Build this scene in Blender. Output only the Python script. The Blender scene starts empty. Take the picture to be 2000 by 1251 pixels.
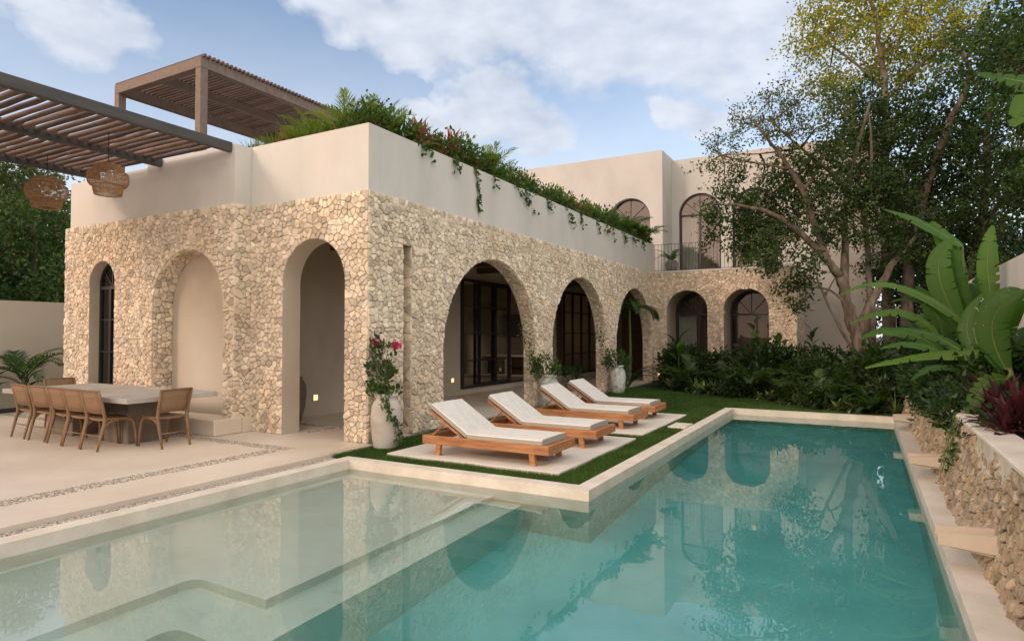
import bpy, bmesh, math, random
import numpy as np
from mathutils import Vector, Matrix
R = math.radians
sc = bpy.context.scene
# ---------------------------------------------------------------- camera, sky, sun, exposure
cam_d = bpy.data.cameras.new("camera"); cam = bpy.data.objects.new("camera", cam_d)
sc.collection.objects.link(cam); sc.camera = cam
cam.location = (6.207, -6.912, 1.55); cam.rotation_euler = (R(90 + 1.325), 0, R(29.05))
cam_d.sensor_width = 36; cam_d.lens = 22.19; cam_d.clip_start = 0.05; cam_d.clip_end = 2000
SUN_AZ = 205.0     # direction the light comes from, degrees clockwise from +Y
SUN_EL = 24.0
world = bpy.data.worlds.new("World"); sc.world = world; world.use_nodes = True
sc.view_settings.view_transform = 'Standard'; sc.view_settings.look = 'None'
sc.view_settings.exposure = 0.47; sc.view_settings.gamma = 1.0
sc.cycles.use_denoising = True
sc.cycles.max_bounces = 10; sc.cycles.transparent_max_bounces = 24
sc.cycles.sample_clamp_indirect = 4.0

def build_world():
    nt = world.node_tree; N = nt.nodes; K = nt.links; N.clear()
    def mth(op, a, b=None, c=None, clamp=False):
        n = N.new('ShaderNodeMath'); n.operation = op; n.use_clamp = clamp
        for i, v in enumerate((a, b, c)):
            if v is None: continue
            if isinstance(v, (int, float)): n.inputs[i].default_value = v
            else: K.new(v, n.inputs[i])
        return n.outputs[0]
    sky = N.new('ShaderNodeTexSky'); sky.sky_type = 'NISHITA'; sky.sun_disc = False
    sky.sun_elevation = R(SUN_EL); sky.sun_rotation = R(SUN_AZ)
    sky.air_density = 1.0; sky.dust_density = 1.2; sky.ozone_density = 1.6
    tc = N.new('ShaderNodeTexCoord')
    nz = N.new('ShaderNodeTexNoise'); nz.inputs['Scale'].default_value = 5.0; nz.inputs['Detail'].default_value = 7; nz.inputs['Roughness'].default_value = 0.62
    mp = N.new('ShaderNodeMapping'); mp.inputs['Scale'].default_value = (1, 1, 1.9)
    K.new(tc.outputs['Generated'], mp.inputs['Vector']); K.new(mp.outputs[0], nz.inputs['Vector'])
    wn = N.new('ShaderNodeTexNoise'); wn.inputs['Scale'].default_value = 9.0; wn.inputs['Detail'].default_value = 4; K.new(tc.outputs['Generated'], wn.inputs['Vector'])
    w1 = N.new('ShaderNodeVectorMath'); w1.operation = 'SUBTRACT'; K.new(wn.outputs['Color'], w1.inputs[0]); w1.inputs[1].default_value = (.5, .5, .5)
    w2 = N.new('ShaderNodeVectorMath'); w2.operation = 'SCALE'; K.new(w1.outputs[0], w2.inputs[0]); w2.inputs['Scale'].default_value = .17
    w3 = N.new('ShaderNodeVectorMath'); w3.operation = 'ADD'; K.new(tc.outputs['Generated'], w3.inputs[0]); K.new(w2.outputs[0], w3.inputs[1])
    nz2 = N.new('ShaderNodeTexNoise'); nz2.inputs['Scale'].default_value = 17.0; nz2.inputs['Detail'].default_value = 5
    K.new(mp.outputs[0], nz2.inputs['Vector'])
    def blob(d, r, kz=1.7, s=1.0):
        v = N.new('ShaderNodeVectorMath'); v.operation = 'SUBTRACT'; K.new(w3.outputs[0], v.inputs[0]); v.inputs[1].default_value = d
        w = N.new('ShaderNodeVectorMath'); w.operation = 'MULTIPLY'; K.new(v.outputs[0], w.inputs[0]); w.inputs[1].default_value = (1, 1, kz)
        l = N.new('ShaderNodeVectorMath'); l.operation = 'LENGTH'; K.new(w.outputs[0], l.inputs[0])
        return mth('MULTIPLY', mth('SUBTRACT', 1.0, mth('DIVIDE', l.outputs['Value'], r), None, True), s)
    B = [((-.607,.654,.451),.10),((-.544,.711,.452),.12),((-.458,.764,.46),.15),((-.382,.808,.452),.15),((-.304,.848,.436),.16),
         ((-.218,.878,.43),.17),((-.147,.903,.41),.15),((-.25,.85,.47),.22),((-.06,.90,.42),.16),
         ((-.515,.771,.372),.065),((-.481,.802,.352),.085),((-.444,.831,.334),.075),((-.541,.769,.330),.06),((-.495,.801,.318),.08),((-.43,.84,.300),.07),
         ((-.831,.401,.386),.09),((-.818,.429,.380),.075),((-.221,.919,.327),.05),((-.193,.925,.325),.045),((-.255,.908,.330),.035),
         ((-.87,.33,.40),.05)]
    acc = None
    for d, r in B:
        b = blob(d, r)
        acc = b if acc is None else mth('MAXIMUM', acc, b)
    n1 = mth('SUBTRACT', nz.outputs['Fac'], 0.5); n2 = mth('SUBTRACT', nz2.outputs['Fac'], 0.5)
    m = mth('ADD', acc, mth('ADD', mth('MULTIPLY', n1, 0.9), mth('MULTIPLY', n2, 0.55)))
    m = mth('MULTIPLY', m, mth('GREATER_THAN', acc, 0.001))
    front = mth('SMOOTH_MIN', mth('MULTIPLY', mth('MAXIMUM', mth('SUBTRACT', m, 0.0), 0.0), 2.7), 1.0, 0.3)
    # high thin veil, low bank of haze at the horizon, and an unseen warm glow added behind the camera to light the facade
    sep = N.new('ShaderNodeSeparateXYZ'); K.new(tc.outputs['Generated'], sep.inputs[0])
    low = mth('MULTIPLY', mth('SUBTRACT', 1.0, mth('DIVIDE', sep.outputs['Z'], 0.50), None, True), 1.0)
    low = mth('POWER', low, 1.15, None, True)
    zen = mth('MULTIPLY', mth('SUBTRACT', sep.outputs['Z'], 0.47, None, True), 7.0, None, True)
    veil = mth('MULTIPLY', mth('MULTIPLY', zen, mth('MULTIPLY', mth('SUBTRACT', nz.outputs['Fac'], 0.30, None, True), 3.0, None, True)), 0.9)
    cov = mth('MAXIMUM', mth('MAXIMUM', front, veil), 0.0, None, True)
    hz = N.new('ShaderNodeMix'); hz.data_type = 'RGBA'; K.new(mth('MULTIPLY', low, mth('ADD', 0.82, mth('MULTIPLY', n1, 0.9)), None, True), hz.inputs['Factor'])
    K.new(sky.outputs[0], hz.inputs['A']); hz.inputs['B'].default_value = (5.6, 5.4, 5.3, 1)
    back = mth('MULTIPLY', blob((-.42,-.86,.30), 1.0, 1.2), 1.8, None, True)
    mix = N.new('ShaderNodeMix'); mix.data_type = 'RGBA'
    K.new(mth('MULTIPLY', cov, .86), mix.inputs['Factor']); K.new(hz.outputs['Result'], mix.inputs['A'])
    shade = N.new('ShaderNodeMix'); shade.data_type = 'RGBA'
    shade.inputs['A'].default_value = (2.5, 2.8, 3.4, 1); shade.inputs['B'].default_value = (4.3, 4.5, 4.9, 1)
    K.new(mth('MULTIPLY', mth('ADD', nz2.outputs['Fac'], mth('SUBTRACT', nz.outputs['Fac'], 0.55)), 1.35, None, True), shade.inputs['Factor'])
    K.new(shade.outputs['Result'], mix.inputs['B'])
    mix2 = N.new('ShaderNodeMix'); mix2.data_type = 'RGBA'
    K.new(back, mix2.inputs['Factor']); K.new(mix.outputs['Result'], mix2.inputs['A']); mix2.inputs['B'].default_value = (10.9, 7.4, 5.6, 1)
    side = mth('MULTIPLY', blob((.62, -.45, .72), 1.15, 1.0), 1.6, None, True)  # added neutral glow out of view, brightens faces turned right and upward
    mix3 = N.new('ShaderNodeMix'); mix3.data_type = 'RGBA'
    K.new(side, mix3.inputs['Factor']); K.new(mix2.outputs['Result'], mix3.inputs['A']); mix3.inputs['B'].default_value = (9.2, 8.7, 8.0, 1); mix2 = mix3
    bg = N.new('ShaderNodeBackground'); bg.inputs['Strength'].default_value = 0.15
    K.new(mix2.outputs['Result'], bg.inputs['Color'])
    out = N.new('ShaderNodeOutputWorld'); K.new(bg.outputs[0], out.inputs['Surface'])
build_world()
sun_d = bpy.data.lights.new("sun", 'SUN'); sun = bpy.data.objects.new("sun", sun_d); sc.collection.objects.link(sun)
sun_d.energy = 0.95; sun_d.angle = R(11); sun_d.color = (1.0, 0.82, 0.66)
az, el = R(SUN_AZ), R(SUN_EL)
sdir = Vector((math.sin(az) * math.cos(el), math.cos(az) * math.cos(el), math.sin(el)))
sun.rotation_euler = sdir.to_track_quat('Z', 'Y').to_euler()

rng = np.random.default_rng(7); rnd = random.Random(5)
COL = sc.collection
# ---------------------------------------------------------------- object helpers
def tag(o, label=None, cat=None, group=None, kind=None):
    if label: o['label'] = label
    if cat: o['category'] = cat
    if group: o['group'] = group
    if kind: o['kind'] = kind
    return o
def empty(name, loc=(0, 0, 0), rz=0, label=None, cat=None, group=None):
    o = bpy.data.objects.new(name, None); COL.objects.link(o); o.location = loc; o.rotation_euler = (0, 0, rz)
    o.empty_display_size = 0.1
    return tag(o, label, cat, group)
def copy_tree(o, parent=None):
    c = o.copy(); COL.objects.link(c)
    if parent is not None: c.parent = parent
    for ch in list(o.children): copy_tree(ch, c)
    return c
class MB:
    """collects vertices and faces, with a per-vertex random tint"""
    def __init__(s): s.V = []; s.n = 0; s.F = []; s.T = []; s.M = []
    def add(s, v, f, t=0.5, m=0):
        v = np.asarray(v, float).reshape(-1, 3); s.V.append(v)
        b = s.n; s.n += len(v); s.F += [tuple(int(i) + b for i in q) for q in f]
        s.M += [m] * len(f)
        s.T.append(np.full(len(v), t) if np.isscalar(t) else np.asarray(t)); return s
    def addarr(s, v, f, t):           # f: (n,k) array
        b = s.n; s.V.append(v); s.n += len(v); s.F += (f + b).tolist(); s.M += [0] * len(f); s.T.append(t)
    def box(s, c, d, rot=None, t=0.5, m=0, bev=0.0):
        x, y, z = [k / 2 for k in d]
        if bev <= 0:
            v = np.array([(-x,-y,-z),(x,-y,-z),(x,y,-z),(-x,y,-z),(-x,-y,z),(x,-y,z),(x,y,z),(-x,y,z)], float)
            f = [(0,3,2,1),(4,5,6,7),(0,1,5,4),(1,2,6,5),(2,3,7,6),(3,0,4,7)]
        else:
            b = min(bev, x * .9, y * .9, z * .9); v = []; idx = {}
            for sx in (-1, 1):
                for sy in (-1, 1):
                    for sz in (-1, 1):
                        for a in range(3):
                            p = [sx * (x - b), sy * (y - b), sz * (z - b)]; p[a] = [sx * x, sy * y, sz * z][a]
                            idx[(sx, sy, sz, a)] = len(v); v.append(p)
            f = []
            cyc = [(-1, -1), (1, -1), (1, 1), (-1, 1)]
            for a in range(3):
                for sg in (-1, 1):
                    q = []
                    for (p, r_) in cyc:
                        k = [0, 0, 0]; k[a] = sg; k[(a + 1) % 3] = p; k[(a + 2) % 3] = r_; q.append(idx[(*k, a)])
                    f.append(tuple(q if sg > 0 else q[::-1]))
            for a in range(3):                        # edges along axis a
                b1, b2 = (a + 1) % 3, (a + 2) % 3
                for p in (-1, 1):
                    for r_ in (-1, 1):
                        k0 = [0]*3; k1 = [0]*3; k0[a] = -1; k1[a] = 1
                        for k in (k0, k1): k[b1] = p; k[b2] = r_
                        q = [idx[(*k0, b1)], idx[(*k1, b1)], idx[(*k1, b2)], idx[(*k0, b2)]]
                        if p * r_ > 0: q = q[::-1]
                        f.append(tuple(q[::-1]))
            for sx in (-1, 1):
                for sy in (-1, 1):
                    for sz in (-1, 1):
                        q = [idx[(sx, sy, sz, a)] for a in range(3)]
                        f.append(tuple(q if sx * sy * sz > 0 else q[::-1]))
            v = np.array(v)
        if rot is not None: v = v @ np.array(rot).T
        return s.add(v + np.array(c), f, t, m)
    def bx(s, a, b, **k):             # box from corner a to corner b
        a = np.array(a, float); b = np.array(b, float)
        return s.box((a + b) / 2, np.abs(b - a), **k)
    def tube(s, pts, r, n=8, t=0.5, cap=True, m=0):
        P = np.array(pts, float); k = len(P); r = np.broadcast_to(np.asarray(r, float), (k,))
        T = np.gradient(P, axis=0); T /= np.linalg.norm(T, axis=1)[:, None] + 1e-9
        u = np.cross(T[0], (0, 0, 1.0)); 
        if np.linalg.norm(u) < .1: u = np.cross(T[0], (1.0, 0, 0))
        V = []; a = np.linspace(0, 2 * math.pi, n, endpoint=False)
        for i in range(k):
            u = u - T[i] * (u @ T[i]); u /= np.linalg.norm(u) + 1e-9; w = np.cross(T[i], u)
            V.append(P[i] + r[i] * (np.cos(a)[:, None] * u + np.sin(a)[:, None] * w))
        F = [(i*n+j, i*n+(j+1) % n, (i+1)*n+(j+1) % n, (i+1)*n+j) for i in range(k-1) for j in range(n)]
        if cap: F += [tuple(range(n))[::-1], tuple((k-1)*n + j for j in range(n))]
        return s.add(np.concatenate(V), F, t, m)
    def lathe(s, prof, c=(0, 0, 0), n=32, t=0.5, m=0):
        a = np.linspace(0, 2 * math.pi, n, endpoint=False)
        V = np.concatenate([np.stack([c[0] + r * np.cos(a), c[1] + r * np.sin(a), np.full(n, c[2] + z)], 1) for r, z in prof])
        F = [(i*n+j, i*n+(j+1) % n, (i+1)*n+(j+1) % n, (i+1)*n+j) for i in range(len(prof)-1) for j in range(n)]
        return s.add(V, F, t, m)
    def build(s, name, mat, parent=None, smooth=False):
        me = bpy.data.meshes.new(name); V = np.concatenate(s.V) if s.V else np.zeros((0, 3))
        me.from_pydata(V.tolist(), [], s.F)
        mats = mat if isinstance(mat, (list, tuple)) else [mat]
        for m_ in mats: me.materials.append(m_)
        if len(mats) > 1: me.polygons.foreach_set('material_index', s.M)
        at = me.attributes.new('tint', 'FLOAT', 'POINT'); at.data.foreach_set('value', np.concatenate(s.T).astype(np.float32))
        if smooth: me.polygons.foreach_set('use_smooth', [True] * len(me.polygons))
        me.validate(); me.update()
        o = bpy.data.objects.new(name, me); COL.objects.link(o)
        if parent is not None: o.parent = parent
        return o
def rotz(a): c, s_ = math.cos(a), math.sin(a); return np.array([[c,-s_,0],[s_,c,0],[0,0,1]])
def roty(a): c, s_ = math.cos(a), math.sin(a); return np.array([[c,0,s_],[0,1,0],[-s_,0,c]])
def rotx(a): c, s_ = math.cos(a), math.sin(a); return np.array([[1,0,0],[0,c,-s_],[0,s_,c]])
def struct(o): o['kind'] = 'structure'; return o

# ---------------------------------------------------------------- materials
def newmat(name):
    m = bpy.data.materials.new(name); m.use_nodes = True; nt = m.node_tree; nt.nodes.clear()
    return m, nt.nodes, nt.links
def pmat(name, c1, c2=None, rough=0.7, scale=3.0, detail=6, bump=0.0, bscale=None, c3=None, s3=0.8, tint=0.0, metallic=0.0, stretch=(1,1,1), spec=0.5, lo=.35, hi=.65, thr=None):
    """principled surface whose colour wanders between c1 and c2 with two noises; tint varies it per piece"""
    m, N, K = newmat(name); c2 = c2 or c1
    tc = N.new('ShaderNodeTexCoord'); mp = N.new('ShaderNodeMapping'); mp.inputs['Scale'].default_value = stretch
    K.new(tc.outputs['Object'], mp.inputs['Vector'])
    nz = N.new('ShaderNodeTexNoise'); nz.inputs['Scale'].default_value = scale; nz.inputs['Detail'].default_value = detail; nz.inputs['Roughness'].default_value = .6
    K.new(mp.outputs[0], nz.inputs['Vector'])
    rp = N.new('ShaderNodeMapRange'); rp.inputs[1].default_value = lo; rp.inputs[2].default_value = hi; K.new(nz.outputs['Fac'], rp.inputs[0])
    mx = N.new('ShaderNodeMix'); mx.data_type = 'RGBA'; K.new(rp.outputs[0], mx.inputs['Factor'])
    mx.inputs['A'].default_value = (*c1, 1); mx.inputs['B'].default_value = (*c2, 1); col = mx.outputs['Result']
    if c3:
        n3 = N.new('ShaderNodeTexNoise'); n3.inputs['Scale'].default_value = s3; n3.inputs['Detail'].default_value = 4; K.new(mp.outputs[0], n3.inputs['Vector'])
        r3 = N.new('ShaderNodeMapRange'); r3.inputs[1].default_value = .45; r3.inputs[2].default_value = .72; K.new(n3.outputs['Fac'], r3.inputs[0])
        m3 = N.new('ShaderNodeMix'); m3.data_type = 'RGBA'; K.new(r3.outputs[0], m3.inputs['Factor']); K.new(col, m3.inputs['A']); m3.inputs['B'].default_value = (*c3, 1); col = m3.outputs['Result']
    if tint:
        at = N.new('ShaderNodeAttribute'); at.attribute_name = 'tint'
        mr = N.new('ShaderNodeMapRange'); mr.inputs[3].default_value = 1 - tint; mr.inputs[4].default_value = 1 + tint; K.new(at.outputs['Fac'], mr.inputs[0])
        vm = N.new('ShaderNodeVectorMath'); vm.operation = 'SCALE'; K.new(col, vm.inputs[0]); K.new(mr.outputs[0], vm.inputs['Scale']); col = vm.outputs[0]
    p = N.new('ShaderNodeBsdfPrincipled'); K.new(col, p.inputs['Base Color']); p.inputs['Roughness'].default_value = rough
    p.inputs['Metallic'].default_value = metallic; p.inputs['Specular IOR Level'].default_value = spec
    if bump:
        nb = N.new('ShaderNodeTexNoise'); nb.inputs['Scale'].default_value = bscale or scale * 6; nb.inputs['Detail'].default_value = 8; nb.inputs['Roughness'].default_value = .65; K.new(mp.outputs[0], nb.inputs['Vector'])
        bp = N.new('ShaderNodeBump'); bp.inputs['Strength'].default_value = 1.0; bp.inputs['Distance'].default_value = bump
        K.new(nb.outputs['Fac'], bp.inputs['Height']); K.new(bp.outputs[0], p.inputs['Normal'])
    o = N.new('ShaderNodeOutputMaterial'); K.new(p.outputs[0], o.inputs['Surface']); return m
def leafmat(name, c1, c2, c3=None, trans=0.35, rough=0.45):
    """leaf: colour by the leaf's own tint (c1..c2..c3), part of the light passes through"""
    m, N, K = newmat(name)
    at = N.new('ShaderNodeAttribute'); at.attribute_name = 'tint'
    cr = N.new('ShaderNodeValToRGB'); K.new(at.outputs['Fac'], cr.inputs[0]); e = cr.color_ramp.elements
    e[0].color = (*c1, 1); e[1].color = (*c2, 1)
    if c3: e[1].position = .6; x = e.new(1.0); x.color = (*c3, 1)
    p = N.new('ShaderNodeBsdfPrincipled'); K.new(cr.outputs[0], p.inputs['Base Color']); p.inputs['Roughness'].default_value = rough; p.inputs['Specular IOR Level'].default_value = .35
    t = N.new('ShaderNodeBsdfTranslucent'); vm = N.new('ShaderNodeVectorMath'); vm.operation = 'MULTIPLY'; vm.inputs[1].default_value = (1.5, 1.7, .7); K.new(cr.outputs[0], vm.inputs[0]); K.new(vm.outputs[0], t.inputs['Color'])
    mx = N.new('ShaderNodeMixShader'); mx.inputs[0].default_value = trans; K.new(p.outputs[0], mx.inputs[1]); K.new(t.outputs[0], mx.inputs[2])
    o = N.new('ShaderNodeOutputMaterial'); K.new(mx.outputs[0], o.inputs['Surface']); return m
def emit(name, c, s):
    m, N, K = newmat(name); e = N.new('ShaderNodeEmission'); e.inputs['Color'].default_value = (*c, 1); e.inputs['Strength'].default_value = s
    o = N.new('ShaderNodeOutputMaterial'); K.new(e.outputs[0], o.inputs['Surface']); return m
def glassmat(name, tint=(.80, .84, .82), ior=1.5):
    m, N, K = newmat(name); f0 = ((ior - 1) / (ior + 1)) ** 2; ge = N.new('ShaderNodeNewGeometry')
    dt = N.new('ShaderNodeVectorMath'); dt.operation = 'DOT_PRODUCT'; K.new(ge.outputs['Incoming'], dt.inputs[0]); K.new(ge.outputs['Normal'], dt.inputs[1])
    def mt(op, a, b=None):
        n_ = N.new('ShaderNodeMath'); n_.operation = op
        for i, v in enumerate((a, b)):
            if v is None: continue
            if isinstance(v, (int, float)): n_.inputs[i].default_value = v
            else: K.new(v, n_.inputs[i])
        return n_
    fr = mt('ADD', f0, mt('MULTIPLY', 1 - f0, mt('POWER', mt('SUBTRACT', 1.0, mt('ABSOLUTE', dt.outputs['Value']).outputs[0]).outputs[0], 5.0).outputs[0]).outputs[0])
    t = N.new('ShaderNodeBsdfTransparent'); t.inputs['Color'].default_value = (*tint, 1); g = N.new('ShaderNodeBsdfGlossy'); g.inputs['Roughness'].default_value = .01
    mx = N.new('ShaderNodeMixShader'); K.new(fr.outputs[0], mx.inputs[0]); K.new(t.outputs[0], mx.inputs[1]); K.new(g.outputs[0], mx.inputs[2])
    o = N.new('ShaderNodeOutputMaterial'); K.new(mx.outputs[0], o.inputs['Surface']); return m
def watermat():
    m, N, K = newmat('pool_water'); g = N.new('ShaderNodeBsdfGlass'); g.inputs['IOR'].default_value = 1.33; g.inputs['Roughness'].default_value = 0.0
    tc = N.new('ShaderNodeTexCoord'); nb = N.new('ShaderNodeTexNoise'); nb.inputs['Scale'].default_value = 1.3; nb.inputs['Detail'].default_value = 3
    K.new(tc.outputs['Object'], nb.inputs['Vector']); bp = N.new('ShaderNodeBump'); bp.inputs['Strength'].default_value = .45; bp.inputs['Distance'].default_value = .004
    K.new(nb.outputs['Fac'], bp.inputs['Height']); K.new(bp.outputs[0], g.inputs['Normal'])
    gl = N.new('ShaderNodeBsdfGlossy'); gl.inputs['Roughness'].default_value = 0.0; K.new(bp.outputs[0], gl.inputs['Normal'])
    fr = N.new('ShaderNodeFresnel'); fr.inputs['IOR'].default_value = 1.33
    mul = N.new('ShaderNodeMath'); mul.operation = 'MULTIPLY'; mul.inputs[1].default_value = WATER_GLOSS; K.new(fr.outputs[0], mul.inputs[0])
    mx = N.new('ShaderNodeMixShader'); K.new(mul.outputs[0], mx.inputs[0]); K.new(g.outputs[0], mx.inputs[1]); K.new(gl.outputs[0], mx.inputs[2])
    va = N.new('ShaderNodeVolumeAbsorption'); va.inputs['Color'].default_value = (0.13, 0.875, 0.905, 1); va.inputs['Density'].default_value = .40
    o = N.new('ShaderNodeOutputMaterial'); K.new(mx.outputs[0], o.inputs['Surface']); K.new(va.outputs[0], o.inputs['Volume']); return m
WATER_GLOSS = 0.5
M = {}
M['plaster'] = pmat('lime_plaster', (.62,.59,.55), (.53,.495,.445), rough=.85, scale=1.3, detail=12, bump=.006, bscale=14, c3=(.64,.585,.525), s3=.8, stretch=(1,1,.55), lo=.30, hi=.70)
M['plaster_upper_shaded'] = pmat('shaded_lime_plaster', (.54,.515,.48), (.475,.45,.415), rough=.85, scale=1.1, detail=11, bump=.005, bscale=14, c3=(.56,.53,.49), s3=.7, stretch=(1,1,.6))  # plaster darkened: the shade on the upper storey is put into its colour
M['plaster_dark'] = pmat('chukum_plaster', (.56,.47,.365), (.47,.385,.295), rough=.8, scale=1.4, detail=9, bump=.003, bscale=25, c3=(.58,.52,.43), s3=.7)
M['stone'] = pmat('limestone', (.76,.645,.505), (.60,.49,.36), rough=.9, scale=9, detail=10, bump=.012, bscale=28, c3=(.64,.50,.36), s3=1.3, tint=.30)
M['mortar'] = pmat('mortar', (.46,.37,.27), (.34,.265,.19), rough=.95, scale=20, bump=.006)
M['rubble'] = pmat('old_limestone', (.52,.44,.33), (.30,.22,.14), rough=.95, scale=10, detail=12, bump=.03, bscale=30, c3=(.43,.32,.18), s3=2.6, tint=.28)
M['patio'] = pmat('polished_cement', (.71,.61,.51), (.62,.525,.425), rough=.42, scale=1.0, detail=9, bump=.0015, bscale=30, c3=(.60,.49,.385), s3=.55)
M['coping'] = pmat('coping_cement', (.72,.645,.55), (.59,.52,.42), rough=.55, scale=3.2, detail=8, bump=.002, bscale=40)
M['basin'] = pmat('pool_plaster', (.86,.775,.665), (.76,.68,.575), rough=.7, scale=1.5, detail=9, c3=(.88,.80,.70), s3=.6)
M['basin_deep'] = pmat('deep_pool_plaster', (.50,.68,.64), (.40,.57,.53), rough=.7, scale=1.6, detail=10, c3=(.56,.72,.67), s3=.7)
M['slab'] = pmat('cream_slab', (.66,.60,.52), (.60,.54,.46), rough=.75, scale=4, bump=.002)
M['gravel'] = pmat('pebble', (.50,.44,.37), (.27,.23,.19), rough=.8, scale=30, tint=.38)
M['soil'] = pmat('soil', (.035,.025,.018), (.06,.045,.03), rough=1, scale=8, bump=.03)
M['ground'] = pmat('earth', (.07,.07,.04), (.04,.045,.02), rough=1, scale=1)
M['lawn_soil'] = pmat('turf', (.018,.035,.010), (.03,.045,.015), rough=1, scale=25, bump=.02)
M['teak'] = pmat('teak', (.50,.23,.09), (.26,.095,.034), rough=.42, scale=7, detail=8, stretch=(.35,4,4), bump=.001, tint=.15)
M['chairwood'] = pmat('chair_wood', (.24,.135,.065), (.165,.088,.042), rough=.5, scale=8, stretch=(2,2,.6))
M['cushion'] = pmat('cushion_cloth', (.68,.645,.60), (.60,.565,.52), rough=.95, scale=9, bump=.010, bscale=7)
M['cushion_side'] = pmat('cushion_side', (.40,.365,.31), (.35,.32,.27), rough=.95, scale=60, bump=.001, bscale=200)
M['table'] = pmat('grey_stone_top', (.44,.40,.35), (.33,.30,.265), rough=.6, scale=3, detail=9, c3=(.50,.46,.41), s3=2)
M['table_base'] = pmat('dark_concrete', (.20,.165,.13), (.15,.12,.095), rough=.7, scale=3)
M['black'] = pmat('black_steel', (.016,.015,.015), (.022,.02,.02), rough=.45, scale=5)
M['beam'] = pmat('weathered_beam', (.055,.052,.050), (.08,.072,.066), rough=.7, scale=5, stretch=(3,.4,3), bump=.002)
M['roofbeam'] = pmat('grey_brown_beam', (.23,.165,.13), (.17,.12,.095), rough=.7, scale=5, stretch=(2,2,2), bump=.002)
M['poles'] = pmat('round_poles', (.165,.10,.075), (.085,.052,.040), rough=.75, scale=6, stretch=(.5,4,4), bump=.004, tint=.4)
M['wood_dark'] = pmat('dark_wood', (.10,.05,.025), (.065,.032,.016), rough=.45, scale=5, stretch=(4,4,.5))
M['wood_brown'] = pmat('brown_wood_panel', (.12,.062,.034), (.085,.044,.024), rough=.5, scale=5, stretch=(4,4,.4))
M['pot'] = pmat('aged_white_clay', (.56,.51,.44), (.44,.385,.32), rough=.85, scale=6, bump=.006, c3=(.60,.57,.52), s3=3)
M['pot_tex'] = pmat('flaking_glaze', (.66,.66,.60), (.33,.37,.33), rough=.6, scale=9, bump=.01, lo=.45, hi=.6)
M['pot_dark'] = pmat('brown_grey_clay', (.22,.19,.16), (.16,.135,.11), rough=.7, scale=6, bump=.004)
M['bulb_off'] = pmat('clear_bulb', (.55,.5,.4), rough=.2)
M['rattan'] = pmat('rattan', (.40,.22,.10), (.27,.14,.06), rough=.6, scale=20, tint=.25)
M['webbing'] = pmat('woven_cord', (.285,.17,.095), (.20,.115,.062), rough=.8, scale=70, bump=.003, bscale=120, stretch=(1,1,1))
M['bark'] = pmat('bark', (.125,.09,.062), (.05,.036,.026), rough=.95, scale=5, detail=10, bump=.03, bscale=9, stretch=(3,3,.7), c3=(.19,.155,.115), s3=2)
M['bark_pale'] = pmat('pale_bark', (.19,.155,.115), (.10,.078,.055), rough=.95, scale=5, detail=8, bump=.015, bscale=10)
M['stem'] = pmat('green_stem', (.10,.15,.035), (.075,.085,.03), rough=.6, scale=5)
M['curtain'] = pmat('grey_curtain', (.42,.40,.37), (.34,.32,.29), rough=.95, scale=3, stretch=(8,8,.3))
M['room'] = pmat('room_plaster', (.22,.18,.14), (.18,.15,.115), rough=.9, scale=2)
M['glass'] = glassmat('window_glass'); M['glass_upper'] = glassmat('reflective_glass', ior=2.3)
M['lamp'] = emit('warm_light', (1.0, .56, .26), 1.5)
M['lamp_soft'] = emit('warm_bulb', (1.0, .55, .22), 1.6); M['lamp_dim'] = emit('dim_bulb', (1.0, .55, .22), .9)
M['water'] = watermat()
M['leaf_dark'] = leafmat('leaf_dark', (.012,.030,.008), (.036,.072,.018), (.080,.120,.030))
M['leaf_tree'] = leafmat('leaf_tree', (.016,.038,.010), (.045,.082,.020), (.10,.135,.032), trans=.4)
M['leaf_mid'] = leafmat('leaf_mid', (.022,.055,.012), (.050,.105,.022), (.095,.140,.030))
M['leaf_gold_sunlit'] = leafmat('leaf_gold_sunlit', (.12,.14,.02), (.31,.29,.038), (.54,.45,.06), trans=.45)  # low sunlight on the tall tree is put into this yellow
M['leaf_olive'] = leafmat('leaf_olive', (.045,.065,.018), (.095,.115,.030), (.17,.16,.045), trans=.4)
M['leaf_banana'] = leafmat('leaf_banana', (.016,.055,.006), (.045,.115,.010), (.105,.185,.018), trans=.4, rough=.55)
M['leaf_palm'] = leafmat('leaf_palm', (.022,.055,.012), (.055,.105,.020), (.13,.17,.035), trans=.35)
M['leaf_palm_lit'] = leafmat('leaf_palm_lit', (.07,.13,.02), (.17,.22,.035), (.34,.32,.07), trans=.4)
M['leaf_red'] = leafmat('leaf_red', (.020,.010,.010), (.060,.012,.018), (.22,.020,.035))
M['leaf_bronze'] = leafmat('leaf_bronze', (.045,.045,.018), (.17,.075,.040), (.38,.17,.11))
M['leaf_pink'] = leafmat('leaf_pink', (.45,.12,.12), (.62,.14,.18), (.75,.32,.28))
M['leaf_roof'] = leafmat('leaf_roof', (.030,.070,.014), (.085,.145,.028), (.20,.23,.05), trans=.4)
M['leaf_pale'] = leafmat('leaf_pale', (.08,.12,.04), (.24,.29,.12), (.55,.57,.30))
M['grass'] = leafmat('grass_blade', (.028,.070,.010), (.065,.135,.018), (.14,.19,.035), trans=.25)
M['flower'] = leafmat('magenta_bract', (.42,.012,.11), (.62,.03,.17), (.75,.07,.22))
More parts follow.
